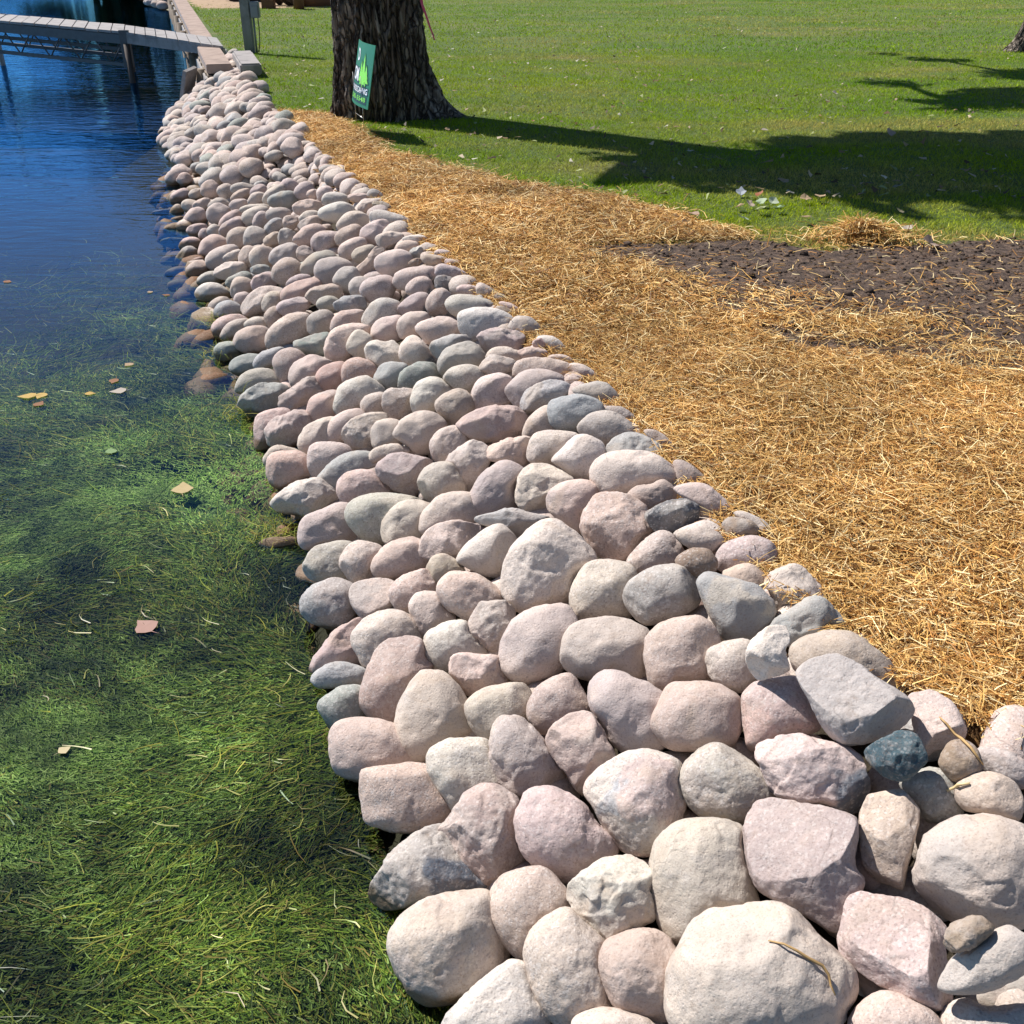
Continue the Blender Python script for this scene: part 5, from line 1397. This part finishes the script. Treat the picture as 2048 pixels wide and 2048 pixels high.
for k, (px, py, s, c, lab) in enumerate([(1352, 437, .09, TN, 'curled brown leaf at the straw corner, left of its pair'), (1385, 432, .11, (.50, .36, .27), 'large curled tan leaf where straw meets grass'),
                          (1372, 449, .09, WH, 'pale leaf lying at the straw edge below the curled tan one'), (1320, 415, .07, WH, 'pale narrow leaf left of the curled brown pair'),
                          (1480, 415, .09, TN, 'pinkish leaf left of the pale green group'), (1500, 410, .10, (.60, .48, .38), 'peach leaf beside the pale green group'),
                          (1523, 406, .11, (.42, .52, .34), 'pale green leaf, leftmost of the bright group'), (1546, 405, .11, (.55, .62, .46), 'palest green leaf at the top of the bright group'),
                          (1558, 418, .10, (.36, .50, .30), 'green leaf at the right end of the bright group'), (1522, 421, .11, (.40, .44, .22), 'flat green leaf at the bottom of the bright group'),
                          (1484, 439, .11, (.40, .48, .34), 'grey-green leaf below the bright group'), (1520, 391, .09, (.42, .16, .08), 'red-brown leaf at the edge of the tree shadow'),
                          (1482, 386, .10, (.40, .44, .50), 'bluish leaf in the shadow left of the red-brown one'), (1610, 399, .10, TN, 'long brown leaf stalk right of the bright group'),
                          (1638, 396, .11, TN, 'rolled tan leaf at the lower edge of the tree shadow'), (1566, 366, .12, TN, 'tan leaf inside the dark tree shadow'),
                          (1612, 438, .10, TN, 'brown folded leaf below the rolled tan leaf'), (1720, 450, .12, (.58, .46, .38), 'broad pinkish leaf above the small straw heap'),
                          (1815, 460, .09, WH, 'pale leaf right of the small straw heap'), (1858, 490, .14, (.56, .42, .33), 'pink-tan pointed leaf standing on the dark soil edge'),
                          (1912, 490, .06, WH, 'small pale leaf lying on the soil by the grass'), (1798, 425, .08, WH, 'small pale leaf below the shadow at the right'),
                          (1795, 375, .09, (.45, .47, .48), 'grey leaf in the shadow at the right'), (1780, 268, .13, (.55, .42, .33), 'large curled pinkish leaf on the sunny grass above the shadow'),
                          (1185, 258, .08, WH, 'white leaf on the lawn right of the big tree'), (1290, 173, .08, TN, 'brown leaf in the middle of the lawn'), (1670, 188, .10, WH, 'pale leaf on the bright grass at the upper right'),
                          (1655, 204, .08, WH, 'pale leaf below the one on the bright grass'), (1528, 262, .08, WH, 'white leaf at the top edge of the shadow'), (1066, 243, .05, RB, 'dark leaf near the flared root of the big tree'),
                          (740, 287, .09, (.6, .5, .4), 'pale leaf between the straw and the sign shadow'), (895, 260, .07, TN, 'tan leaf at the foot of the tree shadow')]):
    leaf(px, py, .028, s, c, 'fallen_leaf', lab, 'leaves fallen on the lawn and soil', tilt=.5, curl=.7)
# the uncounted small litter
n = 4200
y = 7+rng.random(n)**1.4*24; x = rng.uniform(-1, 1, n)*(.56*(y*cp+1.2)); k = (x > edge(y)+.3) & (dist_poly(STRAW, x, y) < 0) & (dist_poly(SOIL, x, y) < 0) & (noise2(x, y, .5, 201, 2)+rng.uniform(-.5, .5, n) > -.1)
x, y = x[k], y[k]; n = len(x)
az = rng.uniform(0, 6.28, n); D = np.stack([np.cos(az), np.sin(az), rng.normal(0, .25, n)], 1)
ribbons('leaf_litter', np.stack([x, y, rng.uniform(.02, .04, n)+lawn_z(x, y)], 1), D, rng.uniform(.02, .06, n), rng.uniform(.015, .04, n), rng.normal(0, .012, (n, 3)), np.stack([rng.normal(0, .4, n), rng.normal(0, .4, n), np.ones(n)], 1),
        pick([(.50, .40, .28), (.52, .49, .40), (.30, .20, .11), (.10, .07, .04), (.30, .34, .14)], [3, 1.5, 3, 3, 2], n), M_LEAF, 2, -.35, label='small dry leaf scraps scattered over the lawn', kind='stuff')

# dry curled grass blade on the largest cream boulder, seed head by the straw
def on(px, py, s_lab, dz=.004):
    """point of the named stone under image point"""
    dg = bpy.context.evaluated_depsgraph_get()
    hit, loc, nrm_, *_ = scene.ray_cast(dg, Vector(CAM), Vector(ray(px, py)).normalized())
    return loc+nrm_*dz
def blade(name, pix, r, mat, label):
    bpy.context.view_layer.update()
    pts = [on(x, y, '', .004+.006*math.sin(k*1.1)**2) for k, (x, y) in enumerate(pix)]
    m = MB(); n = len(pts); m.tube(pts, [r*(.4+.9*math.sin(math.pi*(i+.5)/n)) for i in range(n)], 6); o = m.build(name, mat, None, pts[0]); tag(o, label, 'grass blade'); return o
M_DRY = simple('dry_grass_blade', (.42, .27, .11), .6)
blade('dry_grass_blade', [(1538, 1884), (1565, 1892), (1590, 1905), (1615, 1918), (1638, 1932), (1652, 1950), (1658, 1970), (1664, 1992)], .0024, M_DRY, 'dry curled grass blade lying across the largest cream boulder')
blade('straw_stalk', [(1892, 1582), (1905, 1577), (1920, 1573), (1942, 1568)], .003, simple('pale_straw', (.62, .48, .25), .5), 'single pale straw lying on the tan boulder at the right')
blade('seed_head', [(1880, 1436), (1893, 1450), (1907, 1463), (1922, 1480), (1938, 1500), (1950, 1515), (1962, 1530)], .0026, M_DRY, 'bent dry seed head resting against the pale lilac boulder by the straw')
